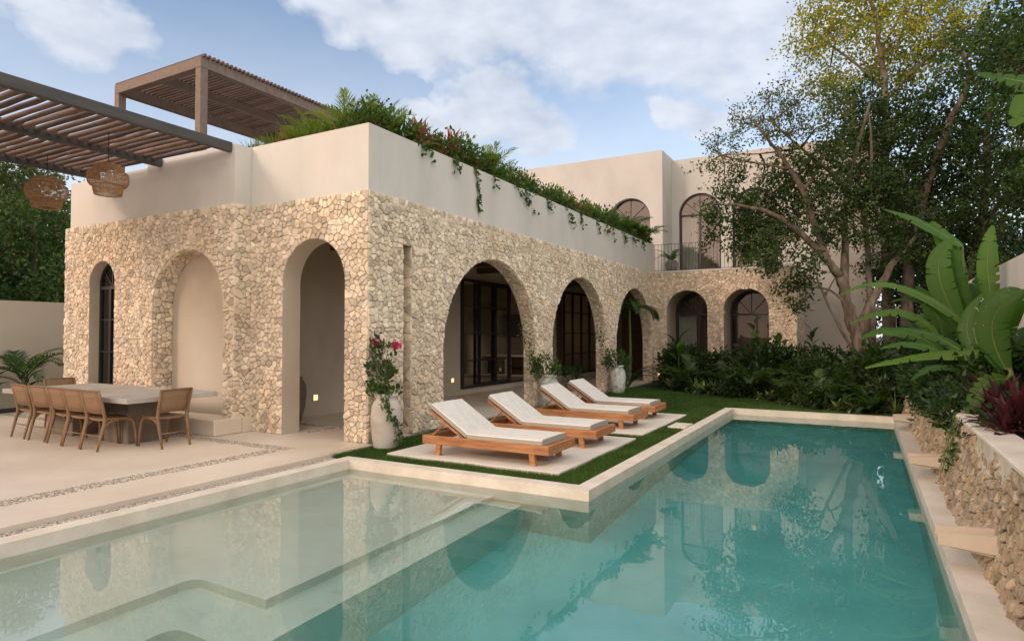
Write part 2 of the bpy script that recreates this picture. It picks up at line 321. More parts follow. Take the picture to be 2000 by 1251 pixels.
# ---------------------------------------------------------------- masonry and wall helpers
def arch_sdf(a, b, crown):
    c, r = (a + b) / 2, (b - a) / 2; sp = crown - r
    def f(p):
        dx, dz = p[0] - c, p[1] - sp
        if dz <= 0: return (abs(dx) - r, math.copysign(1, dx), 0.0)
        h = math.hypot(dx, dz) + 1e-9; return (h - r, dx / h, dz / h)
    return f
def rect_sdf(a, b, z0, z1):            # opening without an arch
    def f(p):
        dx = max(a - p[0], p[0] - b); dz = max(z0 - p[1], p[1] - z1)
        if dx > dz: return (dx, -1.0 if p[0] < (a + b) / 2 else 1.0, 0.0)
        return (dz, 0.0, -1.0 if p[1] < (z0 + z1) / 2 else 1.0)
    return f
def edge_sdf(ax, v, sg):
    def f(p):
        return ((p[ax] - v) * sg, sg if ax == 0 else 0.0, sg if ax == 1 else 0.0)
    return f
def stones(mb, s0, s1, z0, z1, sp, holes, mp, seed=1, h=(.004, .021), gap=.0036, ragged_top=0.0):
    """irregular rubble facing: one closed stone per Voronoi cell, kept out of the openings"""
    r_ = random.Random(seed); C_ = [edge_sdf(0, s0, 1), edge_sdf(0, s1, -1), edge_sdf(1, z0, 1), edge_sdf(1, z1, -1)] + holes
    pts = []
    nx, nz = int((s1 - s0) / sp) + 1, int((z1 - z0) / (sp * .88)) + 1
    for j in range(nz):
        for i in range(nx):
            if r_.random() < .13: continue
            p = (s0 + (i + .5 + (j % 2) * .5 + r_.uniform(-.44, .44)) * sp, z0 + (j + .5 + r_.uniform(-.42, .42)) * sp * .88)
            if all(c(p)[0] > .22 * sp for c in C_): pts.append(p)
    real = len(pts); allp = list(pts)
    for p in pts:
        for c in C_:
            d, gx, gz = c(p)
            if d < 1.7 * sp: allp.append((p[0] - 2 * d * gx, p[1] - 2 * d * gz))
    grid = {}
    cs = 2 * sp
    for k, p in enumerate(allp): grid.setdefault((int(p[0] // cs), int(p[1] // cs)), []).append(k)
    for k in range(real):
        px, pz = allp[k]; gx, gz = int(px // cs), int(pz // cs); nb = []
        for a in (-1, 0, 1):
            for b in (-1, 0, 1):
                for q in grid.get((gx + a, gz + b), ()):
                    if q != k:
                        d2 = (allp[q][0] - px) ** 2 + (allp[q][1] - pz) ** 2
                        if d2 < (3.6 * sp) ** 2: nb.append((d2, q))
        nb.sort(); e = 1.5 * sp
        poly = [(px - e, pz - e), (px + e, pz - e), (px + e, pz + e), (px - e, pz + e)]
        for d2, q in nb[:16]:
            qx, qz = allp[q]; nx_, nz_ = qx - px, qz - pz; mc = (nx_ * (qx + px) + nz_ * (qz + pz)) / 2
            out = []
            for i in range(len(poly)):
                A, B = poly[i], poly[(i + 1) % len(poly)]
                da = nx_ * A[0] + nz_ * A[1] - mc; db = nx_ * B[0] + nz_ * B[1] - mc
                if da <= 0: out.append(A)
                if (da < 0) != (db < 0) and da != db:
                    t = da / (da - db); out.append((A[0] + t * (B[0] - A[0]), A[1] + t * (B[1] - A[1])))
            poly = out
            if len(poly) < 3: break
        if len(poly) < 3: continue
        P = np.array(poly); c = P.mean(0)
        Q = np.roll(P, -1, 0); L = np.linalg.norm(Q - P, axis=1)
        keep = L > .12 * sp
        if keep.sum() >= 3: P = P[keep]; Q = np.roll(P, -1, 0)
        cut = r_.uniform(.08, .19)
        P = np.stack([P * (1 - cut) + Q * cut, P * cut + Q * (1 - cut)], 1).reshape(-1, 2)
        D = P - c; L = np.linalg.norm(D, axis=1)[:, None] + 1e-9; n = len(P)
        g = gap * r_.uniform(.5, 1.5); hh = r_.uniform(*h); tl = (r_.uniform(-.09, .09), r_.uniform(-.09, .09))
        rings = []
        wob = 1 + np.array([r_.uniform(-.05, .03) for _ in range(n)])[:, None]
        for ins, dep in ((g, -.03), (g * 1.1, hh * .45), (g + .009, hh)):
            q = c + D * np.maximum(1 - ins / L, .15) * wob
            dd = np.full(n, dep)
            if dep > 0: dd = dd + (q - c) @ np.array(tl) + np.array([r_.uniform(-.004, .004) for _ in range(n)])
            rings.append(np.column_stack([q, dd]))
        ctr = np.array([[c[0], c[1], hh + r_.uniform(-.002, .010)]])
        V = np.concatenate(rings + [ctr]); W = mp(V)
        F = [(i*n+j, i*n+(j+1) % n, (i+1)*n+(j+1) % n, (i+1)*n+j) for i in range(2) for j in range(n)]
        F += [(2*n+j, 2*n+(j+1) % n, 3*n) for j in range(n)]
        mb.add(W, F, min(1, max(0, r_.gauss(.5, .27))))
    return mb
def arch_pts(a, b, crown, z0=0.0, n=28):
    c, r = (a + b) / 2, (b - a) / 2; sp = crown - r
    t = np.linspace(math.pi, 0, n)
    return [(a, z0)] + [(c + r * math.cos(k), sp + r * math.sin(k)) for k in t] + [(b, z0)]
def arch_face(mb, s0, s1, z0, z1, arches, mp, d=0.0, n=28, m=0):
    """flat wall face with arched openings"""
    cur = s0
    def quad(P): mb.add(mp(np.array([(p[0], p[1], d) for p in P])), [(0, 1, 2, 3)], .5, m)
    for a, b, cr in sorted(arches):
        quad([(cur, z0), (a, z0), (a, z1), (cur, z1)])
        pp = arch_pts(a, b, cr, z0, n)[1:-1]
        for u, v in zip(pp[:-1], pp[1:]): quad([u, v, (v[0], z1), (u[0], z1)])
        cur = b
    quad([(cur, z0), (s1, z0), (s1, z1), (cur, z1)])
def jamb(mb, a, b, crown, z0, d0, d1, mp, n=28, m=0):
    P = arch_pts(a, b, crown, z0, n)
    for u, v in zip(P[:-1], P[1:]):
        mb.add(mp(np.array([(u[0], u[1], d0), (v[0], v[1], d0), (v[0], v[1], d1), (u[0], u[1], d1)])), [(0, 1, 2, 3)], .5, m)
def jamb_stones(mb, a, b, crown, z0, depth, mp, sp, seed):
    """stones lining the inside of an arch: s runs along the curve, t into the wall"""
    c, r = (a + b) / 2, (b - a) / 2; spg = crown - r; h0 = spg - z0; L = 2 * h0 + math.pi * r
    def m2(V):
        out = np.zeros_like(V)
        for i, (s_, t_, d_) in enumerate(V):
            if s_ < h0: p = (a + d_, z0 + s_)
            elif s_ > L - h0: p = (b - d_, z0 + L - s_)
            else:
                th = math.pi - (s_ - h0) / r; p = (c + (r - d_) * math.cos(th), spg + (r - d_) * math.sin(th))
            out[i] = (p[0], p[1], -t_)
        return mp(out)
    stones(mb, 0, L, 0.01, depth, sp, [], m2, seed, h=(.004, .018))
def ribbon(mb, P, w, d0, d1, mp, m=0):
    """bar of width w following the polyline P in the wall plane, between depths d0 and d1"""
    P = np.array(P, float); T = np.gradient(P, axis=0); T /= np.linalg.norm(T, axis=1)[:, None] + 1e-9; Nn = np.stack([-T[:, 1], T[:, 0]], 1)
    A = P + Nn * w / 2; B = P - Nn * w / 2; n = len(P)
    V = np.concatenate([np.column_stack([A, np.full(n, d0)]), np.column_stack([B, np.full(n, d0)]), np.column_stack([B, np.full(n, d1)]), np.column_stack([A, np.full(n, d1)])])
    F = [(k*n+i, k*n+i+1, ((k+1) % 4)*n+i+1, ((k+1) % 4)*n+i) for k in range(4) for i in range(n-1)] + [(0, n, 2*n, 3*n), (n-1, 4*n-1, 3*n-1, 2*n-1)]
    mb.add(mp(V), F, .5, m)
def filled_arch(mb, a, b, crown, z0, d, mp, n=28):
    pp = arch_pts(a, b, crown, z0, n)[1:-1]
    for u, v in zip(pp[:-1], pp[1:]): mb.add(mp(np.array([(u[0], z0, d), (v[0], z0, d), (v[0], v[1], d), (u[0], u[1], d)])), [(0, 1, 2, 3)])

# plane maps: (along, up, outwards) -> world
def mapY(y0): return lambda V: np.column_stack([V[:, 0], y0 - V[:, 2], V[:, 1]])                 # faces -Y
def mapX(x0): return lambda V: np.column_stack([x0 + V[:, 2], V[:, 0], V[:, 1]])                 # faces +X

# ---------------------------------------------------------------- ground, patio, pool
PX0, PX1, PXL, PYN, PYF, PYS = 3.8, 6.7, 0.6, -6.0, 7.0, -1.0     # pool edges
mb = MB()
for a, b in (((-400, -400), (PXL - .1, 500)), ((PX1 + .1, -400), (400, 500)), ((PXL - .1, -400), (PX1 + .1, PYN - .1)), ((PXL - .1, PYF + .1), (PX1 + .1, 500)), ((PXL - .1, PYS + .1), (PX0 - .1, PYF + .1))):
    mb.add([(a[0], a[1], -.14), (b[0], a[1], -.14), (b[0], b[1], -.14), (a[0], b[1], -.14)], [(0, 1, 2, 3)])
struct(mb.build('ground', M['ground']))
mb = MB(); mb.bx((-8.7, -14, -.13), (.13, -.0, 0)); mb.bx((-7.5, 0, -.13), (-.02, 18, -.002)); mb.bx((.13, -14, -.13), (8.6, PYN - .19, 0))
struct(mb.build('patio', M['patio']))
mb = MB(); mb.bx((-9.98, -14, -.13), (-8.7, 14, -.03)); struct(mb.build('soil_bed', M['soil']))
# basin: walls 0.18 thick whose tops are the coping
mb = MB(); T_ = .18; zb = -1.45
def wallbox(a, b): mb.bx((a[0], a[1], zb), (b[0], b[1], 0))
wallbox((PXL - T_, PYN), (PXL, PYS + T_))
wallbox((PXL, PYS), (PX0, PYS + T_)); wallbox((PX0 - T_, PYS + T_), (PX0, PYF))
wallbox((PX0 - T_, PYF), (PX1 + T_, PYF + T_)); wallbox((PX1, PYN), (PX1 + .30, PYF)); wallbox((PXL - T_, PYN - T_), (PX1 + T_, PYN))
struct(mb.build('pool_coping', M['coping']))
mb = MB()
mb.bx((PXL, PYN, -1.45), (PX1, PYS, -1.35)); mb.bx((PX0, PYS, -1.45), (PX1, PYF, -1.35)); struct(mb.build('pool_basin', M['basin_deep'])); mb = MB()
def rounded_step(pts, z1, z0=-1.35):
    n = len(pts); mb.add([(x, y, z1) for x, y in pts] + [(x, y, z0) for x, y in pts], [tuple(range(n))] + [(i, n + i, n + (i + 1) % n, (i + 1) % n) for i in range(n)])
def fil(cx, cy, r, a0, a1, n=8): return [(cx + r * math.cos(a), cy + r * math.sin(a)) for a in np.linspace(R(a0), R(a1), n)]
e = .001
rounded_step([(PXL, PYS), (PXL, PYN), (1.94, PYN)] + fil(2.04, -4.08, .10, 180, 90) + [(2.69, -3.98), (2.69, PYS)], -.40)
rounded_step([(PXL+e, PYS-e), (PXL+e, PYN+e), (2.40, PYN+e)] + fil(2.5, -4.53, .10, 180, 90) + [(3.05, -4.43), (3.05, PYS-e)], -.56)
rounded_step([(PXL+2*e, PYS-2*e), (PXL+2*e, PYN+2*e), (3.05-e, PYN+2*e), (3.05-e, PYS-2*e)], -.78)
struct(mb.build('pool_steps', M['basin']))
mb = MB(); w = .003
o_ = [(PXL-w, PYN-w), (PX1+w, PYN-w), (PX1+w, PYF+w), (PX0-w, PYF+w), (PX0-w, PYS+w), (PXL-w, PYS+w)]; n = 6
mb.add([(x, y, -.11) for x, y in o_] + [(x, y, -1.42) for x, y in o_], [tuple(range(n)), tuple(range(2*n-1, n-1, -1))] + [(i, n+i, n+(i+1) % n, (i+1) % n) for i in range(n)])
wt = struct(mb.build('water', M['water']))
# make the L-shaped faces convex-safe
bm = bmesh.new(); bm.from_mesh(wt.data); bmesh.ops.triangulate(bm, faces=bm.faces[:]); bmesh.ops.recalc_face_normals(bm, faces=bm.faces[:]); bm.to_mesh(wt.data); bm.free()
# lawn
mb = MB()
for a, b in (((.0, PYS + T_ + .002), (PX0 - T_ - .002, PYF + T_ + .002)), ((.0, PYF + T_ + .002), (7.4, 14.19))):
    mb.bx((*a, -.13), (*b, -.045))
struct(mb.build('lawn_soil', M['lawn_soil']))
mb = MB(); mb.bx((.132, PYN, -.129), (PXL - T_, PYS + T_, -.055)); struct(mb.build('gravel_channel', M['gravel']))
SL = [((.74, -.45), (3.22, 2.30)), ((.74, 2.68), (3.2, 5.5)), ((3.30, 3.74), (3.60, 4.3))]
for k, (a, b) in enumerate(SL):
    mb = MB(); mb.box(((a[0]+b[0])/2, (a[1]+b[1])/2, -.03), (b[0]-a[0], b[1]-a[1], .076), bev=.008)
    struct(mb.build('paving', M['slab']))
def pebbles(name, rects, n, size, z, label):
    """small rounded stones scattered in the given rectangles"""
    A = np.array([(b[0]-a[0])*(b[1]-a[1]) for a, b in rects]); k = rng.choice(len(rects), n, p=A/A.sum())
    a = np.array([r[0] for r in rects])[k]; b = np.array([r[1] for r in rects])[k]; xy = a + rng.random((n, 2)) * (b - a)
    base = np.array([(1,0,0),(-1,0,0),(0,1,0),(0,-1,0),(0,0,1),(0,0,-1),(.6,.6,.55),(-.6,.6,.55),(-.6,-.6,.55),(.6,-.6,.55)], float)
    bm = bmesh.new(); [bm.verts.new(v) for v in base]; bmesh.ops.convex_hull(bm, input=bm.verts[:]); bm.verts.index_update(); bmesh.ops.triangulate(bm, faces=bm.faces[:])
    F = np.array([[v.index for v in f.verts] for f in bm.faces if len(f.verts) == 3]); base = np.array([v.co[:] for v in bm.verts]); bm.free(); nb = len(base)
    s_ = size * (.6 + .8 * rng.random((n, 3))); s_[:, 2] *= .6; th = rng.random(n) * 6.28
    V = base[None] * s_[:, None, :]; x = V[..., 0] * np.cos(th)[:, None] - V[..., 1] * np.sin(th)[:, None]; y = V[..., 0] * np.sin(th)[:, None] + V[..., 1] * np.cos(th)[:, None]
    V = np.stack([x + xy[:, 0:1], y + xy[:, 1:2], V[..., 2] + z], -1).reshape(-1, 3)
    m_ = MB(); m_.addarr(V, (F[None] + (np.arange(n) * nb)[:, None, None]).reshape(-1, 3), np.repeat(rng.random(n), nb))
    return tag(m_.build(name, M['gravel'], smooth=True), label, 'pebbles', kind='stuff')
pebbles('channel_gravel', [((.14, -6, ), (.41, -.84))], 6500, .015, -.05, 'loose pale pebbles filling the narrow channel beside the pool coping')
def band(x0, y0, x1, y1): return ((min(x0, x1), min(y0, y1)), (max(x0, x1), max(y0, y1)))
pebbles('pebble_inlay', [band(-.86, -1.0, -.62, -10), band(-8.6, -.98, -.62, -.76)], 6800, .012, .001, 'dark pebble bands set into the cream patio cement')
pebbles('pebble_inlay', [band(-2.7, .9, -.4, 1.02), band(-1.6, .35, -1.5, 2.6)], 420, .018, .001, 'pebble bands crossing on the floor inside the tall doorway')

# ---------------------------------------------------------------- the villa
V_ = empty('villa', (0, 0, 0), 0, 'two storey villa of rough limestone arches under pale plaster parapets beside the pool', 'house')
ZS, ZT, YB, XL, XC = 3.65, 4.62, -.32, -7.55, -2.5
WIN = (-6.64, -5.81, 2.93); NIC = (-4.64, -2.75, 2.98); DOOR = (-1.74, -.44, 3.01)
ARC = [(1.86, 5.36, 3.0), (6.16, 9.66, 3.0), (10.46, 13.96, 3.0)]
BW = [(.45, 1.78, 3.03), (2.30, 3.65, 3.03)]
IX = -2.95
# stone facings (mortar bed behind, one stone per cell in front)
def stone_wall(s0, s1, arches, mp, sp, seed, extra=(), z1=ZS):
    b_ = MB(); arch_face(b_, s0, s1, 0, z1, arches, mp, -.012)
    bed = b_.build('mortar_bed', M['mortar'], V_)
    s_ = MB(); stones(s_, s0, s1, .0, z1, sp, [arch_sdf(*a) for a in arches] + list(extra), mp, seed)
    return s_, bed
s_, _ = stone_wall(XL, XC, [WIN, NIC], mapY(YB), .084, 11)
jamb_stones(s_, *NIC, 0.0, .36, mapY(YB), .084, 12); s_.build('stone_wall', M['stone'], V_)
s_, _ = stone_wall(XC, 0, [DOOR], mapY(0), .086, 13); s_.build('stone_wall', M['stone'], V_)
s_, _ = stone_wall(YB, 0, [], mapX(XC), .086, 14); s_.build('stone_wall', M['stone'], V_)
slit = (.80, 1.0, 0, 2.95)
b_ = MB(); mp = mapX(0)
for (a, b, z0, z1) in ((0, .80, 0, ZS), (.80, 1.0, 2.95, ZS)): b_.add(mp(np.array([(a, z0, -.012), (b, z0, -.012), (b, z1, -.012), (a, z1, -.012)])), [(0, 1, 2, 3)])
arch_face(b_, 1.0, 14.2, 0, ZS, ARC, mp, -.012)
b_.add(mp(np.array([(.8, 0, -.012), (.8, 2.95, -.012), (.8, 2.95, -.28), (.8, 0, -.28)])), [(0, 1, 2, 3)])
b_.add(mp(np.array([(1., 0, -.012), (1., 2.95, -.012), (1., 2.95, -.28), (1., 0, -.28)])), [(0, 1, 2, 3)])
b_.add(mp(np.array([(.8, 2.95, -.012), (1., 2.95, -.012), (1., 2.95, -.28), (.8, 2.95, -.28)])), [(0, 1, 2, 3)])
b_.add(mp(np.array([(.8, 0, -.28), (1., 0, -.28), (1., 2.95, -.28), (.8, 2.95, -.28)])), [(0, 1, 2, 3)])
for a in ARC: jamb(b_, *a, 0, -.012, -.32, mp)
b_.build('mortar_bed', M['mortar'], V_)
s_ = MB(); stones(s_, 0, 14.2, 0, ZS, .086, [arch_sdf(*a) for a in ARC] + [rect_sdf(.8, 1.0, -1, 2.95)], mp, 15)
for k, a in enumerate(ARC): jamb_stones(s_, *a, 0.0, .31, mp, .086, 20 + k)
for x in (.8, 1.0):
    sg = 1 if x < .9 else -1
    mz = (lambda x_, sg_: (lambda V: mp(np.column_stack([x_ + sg_ * V[:, 2] * .6, V[:, 1], -V[:, 0]]))))(x, sg)
    stones(s_, .0, .27, 0, 2.95, .12, [], mz, 31 + sg, h=(.004, .012))
s_.build('stone_wall', M['stone'], V_)
# corner of the pier at the arcade's near end and the wing's stone front
s_, _ = stone_wall(0, 4.45, BW, mapY(14.2), .092, 16); s_.build('stone_wall', M['stone'], V_)
s_, _ = stone_wall(14.2, 17, [], mapX(4.45), .095, 17); s_.build('stone_wall', M['stone'], V_)
# inner faces of the front walls, ceilings, gallery walls
mb = MB()
arch_face(mb, .3, 18, 0, 3.4, ARC, mapX(-.325)); arch_face(mb, XC, -.3, 0, 3.4, [DOOR], mapY(.33))
for a in ARC: jamb(mb, *a, 0, -.30, -.325, mapX(0))
mb.bx((-7.4, .35, 3.40), (-.0, 18.2, 3.63)); mb.bx((0.0, 14.25, 3.40), (4.4, 18.2, 3.63))
mb.build('gallery_shell', M['plaster_dark'], V_)
mb = MB(); jamb(mb, *DOOR, 0, .012, -.34, mapY(0)); mb.build('plaster_reveal', M['plaster_dark'], V_); mb = MB(); jamb(mb, *WIN, 0, .012, -.22, mapY(YB)); mb.build('plaster_reveal', M['plaster_dark'], V_)
for a in BW: mb = MB(); jamb(mb, *a, 0, .012, -1.3, mapY(14.2)); mb.build('plaster_reveal', M['plaster_dark'], V_)
mb = MB()
filled_arch(mb, *NIC, 0, -.36, mapY(YB)); mb.build('niche_back', M['plaster_dark'], V_)
mb = MB()                                      # plaster parapets
mb.bx((-4.85, YB, ZS - .02), (XC, YB + .30, ZT - .02)); mb.bx((XL + .05, YB + .06, ZS - .02), (-4.852, YB + .32, ZT - .08))
mb.bx((XC - .25, YB + .302, ZS - .02), (XC, .25, ZT - .003)); mb.bx((XC + .002, 0, ZS - .02), (0, .25, ZT)); mb.bx((-.25, .252, ZS - .02), (-.0, 14.3, ZT))
mb.bx((XL + .05, YB + .322, ZS - .02), (XL + .3, 16, ZT - .08))
mb.build('plaster_parapet', M['plaster'], V_)
mb = MB(); mb.bx((XL + .31, YB + .33, 3.64), (-.252, 18, 3.70)); mb.bx((-.25, 14.302, 3.64), (4.45, 17.2, 3.70)); mb.build('roof_slab', M['plaster'], V_)
mb = MB(); mb.bx((-1.15, .253, 3.71), (-.253, 14.25, 4.50)); mb.bx((-4.8, .253, 3.71), (-1.153, 1.1, 4.48)); mb.build('roof_planter', M['soil'], V_)
mb = MB(); mb.bx((-.05, 14.17, ZS), (4.49, 14.6, ZS + .055)); mb.build('terrace_ledge', M['plaster'], V_)
mb = MB(); mb.box((-3.56, -.43, .125), (2.24, .50, .25), bev=.015); mb.box((-2.47, -.088, .124), (.06, .178, .246), bev=.008); mb.build('niche_bench', M['patio'], V_)
# left outer wall and the rooms behind
mb = MB(); mb.bx((XL, YB + .02, 0), (XL + .28, 8.6, 3.62)); mb.bx((XL, 10.6, 0), (XL + .28, 18, 3.62)); mb.bx((XL, 8.6, 3.0), (XL + .28, 10.6, 3.62)); mb.build('side_wall', M['plaster'], V_)
mb = MB()
DZ0, DZ1 = .15, 3.03
mb.bx((IX - .12, .35, 0), (IX, 6.8, 3.39)); mb.bx((IX - .12, 6.8, DZ1), (IX, 17.6, 3.39)); mb.bx((IX - .12, 6.8, 0), (IX, 17.6, DZ0)); mb.bx((IX - .12, 12.25, DZ0), (IX, 12.7, DZ1))
mb.bx((-1.5, 1.45, .001), (-.33, 1.57, 3.39)); mb.build('inner_wall', M['plaster_dark'], V_)  # unseen cross wall, added to keep arcade light out of the door passage
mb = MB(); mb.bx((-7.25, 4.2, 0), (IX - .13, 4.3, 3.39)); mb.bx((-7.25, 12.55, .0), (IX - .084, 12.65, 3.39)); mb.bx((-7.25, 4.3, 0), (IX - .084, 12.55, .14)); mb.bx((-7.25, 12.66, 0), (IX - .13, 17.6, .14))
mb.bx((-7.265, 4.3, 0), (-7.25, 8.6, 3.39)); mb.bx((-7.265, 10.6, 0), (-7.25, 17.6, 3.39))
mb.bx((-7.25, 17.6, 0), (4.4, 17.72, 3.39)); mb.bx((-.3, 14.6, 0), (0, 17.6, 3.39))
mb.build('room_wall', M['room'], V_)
mb = MB()
for y in np.arange(2.2, 13.5, 1.35): mb.bx((-2.95, y, 3.22), (-.33, y + .16, 3.395))
mb.build('ceiling_beam', M['wood_dark'], V_)
# sliding doors: frame and glass
def grid_door(y0, y1, z0, z1, cols, rows, name='sliding_door', x=IX + .03, pts=None):
    f = MB()
    W_ = .075
    f.bx((x - .03, y0, z0), (x + .03, y0 + W_, z1)); f.bx((x - .03, y1 - W_, z0), (x + .03, y1, z1)); f.bx((x - .032, y0 + W_, z0), (x + .032, y1 - W_, z0 + W_)); f.bx((x - .032, y0 + W_, z1 - W_), (x + .032, y1 - W_, z1))
    for i in range(1, cols):
        yy = y0 + (y1 - y0) * i / cols
        f.bx((x - .025, yy - .055, z0 + W_), (x + .025, yy - .03, z1 - W_)); f.bx((x - .025, yy + .03, z0 + W_), (x + .025, yy + .055, z1 - W_))
    for j in range(1, rows):
        zz = z0 + (z1 - z0) * j / rows; f.bx((x - .02, y0 + W_, zz - .016), (x + .02, y1 - W_, zz + .016))
    o = f.build(name, M['black'], V_)
    g = MB(); g.add([(x, y0 + .05, z0 + .05), (x, y1 - .05, z0 + .05), (x, y1 - .05, z1 - .05), (x, y0 + .05, z1 - .05)], [(0, 1, 2, 3)]); g.build('pane', M['glass'], o)
    return o
grid_door(6.82, 9.40, DZ0, DZ1, 3, 4)
grid_door(7.6, 9.55, DZ0 + .02, DZ1 - .03, 2, 4, x=IX - .08)
f = MB(); f.bx((IX - .08, 9.42, DZ1 - .09), (IX + .05, 12.25, DZ1)); f.build('door_track', M['black'], V_); f = MB(); f.bx((IX - .08, 9.42, DZ0), (IX + .05, 12.25, DZ0 + .03)); f.build('door_track', M['black'], V_)
f = MB()
for y in np.arange(12.7, 13.2, .1): f.bx((IX - .06, y, DZ0), (IX + .0, y + .094, DZ1))
f.build('wood_panel', M['wood_brown'], V_)
grid_door(13.22, 16.4, DZ0, DZ1 + .05, 4, 4)
f = MB()
for x in (-2.3, -1.25): 
    f.bx((x, 17.55, .03), (x + .07, 17.6, 2.9)); f.bx((x + .93, 17.55, .03), (x + 1.0, 17.6, 2.9))
    for z in (.03, .95, 1.65, 2.35, 2.83): f.bx((x + .07, 17.552, z), (x + .93, 17.598, z + .06))
f2 = MB(); f2.bx((-2.3, 17.575, .05), (-.25, 17.59, 2.88)); o = f.build('end_door', M['wood_dark'], V_); f2.build('door_panel', M['wood_brown'], o)
# arched windows: steel frame, mullions, fan bars, glass, curtain
def arched_window(a, b, crown, z0, mp, bar, name='arched_window', gm='glass', curtain=None, d=0.0, fw=.06, rows=0, mid=.5):
    c, r = (a + b) / 2, (b - a) / 2; sp_ = crown - r
    f = MB(); P = arch_pts(a + fw/2, b - fw/2, crown - fw/2, z0, 24); ribbon(f, P, fw, d, d - .06, mp)
    xm = a + (b - a) * mid
    ribbon(f, [(a + fw, bar), (b - fw, bar)], .065, d + .004, d - .05, mp)
    ribbon(f, [(xm, z0), (xm, bar - .03)], .07, d - .002, d - .05, mp); ribbon(f, [(c, bar + .03), (c, crown - fw)], .028, d - .01, d - .04, mp)
    for s_ in (-1, 1):
        th = R(42); ribbon(f, [(c + s_ * .03, bar + .045), (c + s_ * (r - fw) * math.cos(th), sp_ + (r - fw) * math.sin(th))], .026, d - .012, d - .038, mp)
    for k in range(rows):
        zz = z0 + (bar - z0) * (k + 1) / (rows + 1); ribbon(f, [(a + fw, zz), (b - fw, zz)], .028, d - .006, d - .042, mp)
    o = f.build(name, M['black'], V_)
    g = MB(); filled_arch(g, a + .03, b - .03, crown - .03, z0, d - .03, mp); g.build('pane', M[gm], o)
    if curtain:
        q = MB(); n = 60; xs = np.linspace(curtain[0], curtain[1], n); dd = d - .16 + .028 * np.sin(np.arange(n) * 1.1) + .012 * np.sin(np.arange(n) * .37)
        V = np.concatenate([np.column_stack([xs, np.full(n, z0), dd]), np.column_stack([xs, np.full(n, bar - .04), dd])]); q.add(mp(V), [(i, i+1, n+i+1, n+i) for i in range(n-1)])
        q.build('curtain', M['curtain'], o, smooth=True)
    return o
arched_window(*WIN, 0.02, mapY(YB), 2.45, d=-.17, rows=3, fw=.05, mid=.42)
arched_window(.45, 1.78, 3.03, 0.02, mapY(14.2), 2.26, curtain=(.52, 1.14), d=-1.15, rows=1, mid=.6)
arched_window(2.30, 3.65, 3.03, 0.02, mapY(14.2), 2.24, d=-1.15, rows=1, mid=.62)
mb = MB(); mb.bx((.1, 16.4, 0), (4.3, 16.5, 3.38)); mb.build('room_wall', M['room'], V_)
mb = MB(); mb.bx((1.15, 15.75, .1), (2.0, 15.85, 2.1)); mb.bx((2.4, 15.8, .1), (3.4, 15.9, 2.1)); mb.build('wood_panel', M['wood_brown'], V_)
# upper storey of the wing
W1 = (.16, 1.70, 6.85); W2 = (2.10, 3.62, 6.85); W0 = (-2.16, -.56, 6.65)
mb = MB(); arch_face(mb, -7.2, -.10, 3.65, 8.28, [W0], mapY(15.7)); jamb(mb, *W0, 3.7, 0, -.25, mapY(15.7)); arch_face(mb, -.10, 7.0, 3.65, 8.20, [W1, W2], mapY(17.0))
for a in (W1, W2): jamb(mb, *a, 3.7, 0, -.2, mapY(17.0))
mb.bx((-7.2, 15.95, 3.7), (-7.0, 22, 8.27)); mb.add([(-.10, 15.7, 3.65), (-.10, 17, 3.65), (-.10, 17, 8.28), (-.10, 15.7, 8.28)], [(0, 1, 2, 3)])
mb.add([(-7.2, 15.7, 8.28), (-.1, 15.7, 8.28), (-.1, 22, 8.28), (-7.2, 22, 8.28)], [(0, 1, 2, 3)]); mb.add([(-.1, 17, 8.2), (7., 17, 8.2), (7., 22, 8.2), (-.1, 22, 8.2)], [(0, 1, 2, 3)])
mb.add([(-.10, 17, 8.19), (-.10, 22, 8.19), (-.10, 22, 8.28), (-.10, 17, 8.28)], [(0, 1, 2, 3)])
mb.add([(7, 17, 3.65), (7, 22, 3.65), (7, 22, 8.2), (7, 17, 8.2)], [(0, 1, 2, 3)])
mb.build('upper_wall', M['plaster_upper_shaded'], V_)
arched_window(*W1, 3.72, mapY(17.0), 6.06, curtain=(.24, .80), d=-.10, gm='glass_upper', fw=.07, mid=.5)
arched_window(*W2, 3.72, mapY(17.0), 6.06, d=-.10, gm='glass_upper', fw=.07, mid=.6)
arched_window(*W0, 3.72, mapY(15.7), 5.85, d=-.20, gm='glass_upper', fw=.06)
mb = MB(); mb.bx((-7, 19.2, 3.7), (6.9, 19.3, 8.1)); mb.bx((-7, 17.3, 3.7), (6.9, 19.2, 3.72)); mb.bx((1.9, 17.3, 3.73), (1.98, 19.2, 8.1)); mb.build('room_wall', M['room'], V_)
mb = MB(); mb.tube([(2.62, 17.9, 5.4), (2.62, 17.9, 8.05)], .006, 6); bulb = MB(); bulb.lathe([(.0, -.09), (.07, -.06), (.09, 0), (.05, .07), (.01, .1)], (2.62, 17.9, 5.3), 12)
o = mb.build('pendant_lamp', M['black'], V_); bulb.build('bulb', M['lamp_dim'], o)
mb = MB()
for z in (4.62, 3.74): mb.bx((-.02, 14.33, z), (4.43, 14.345, z + .014))
for x in np.arange(0, 4.45, .115): mb.bx((x, 14.332, 3.71), (x + .011, 14.343, 4.62))
for y in np.arange(14.36, 15.6, .115): pass
mb.build('balcony_railing', M['black'], V_)
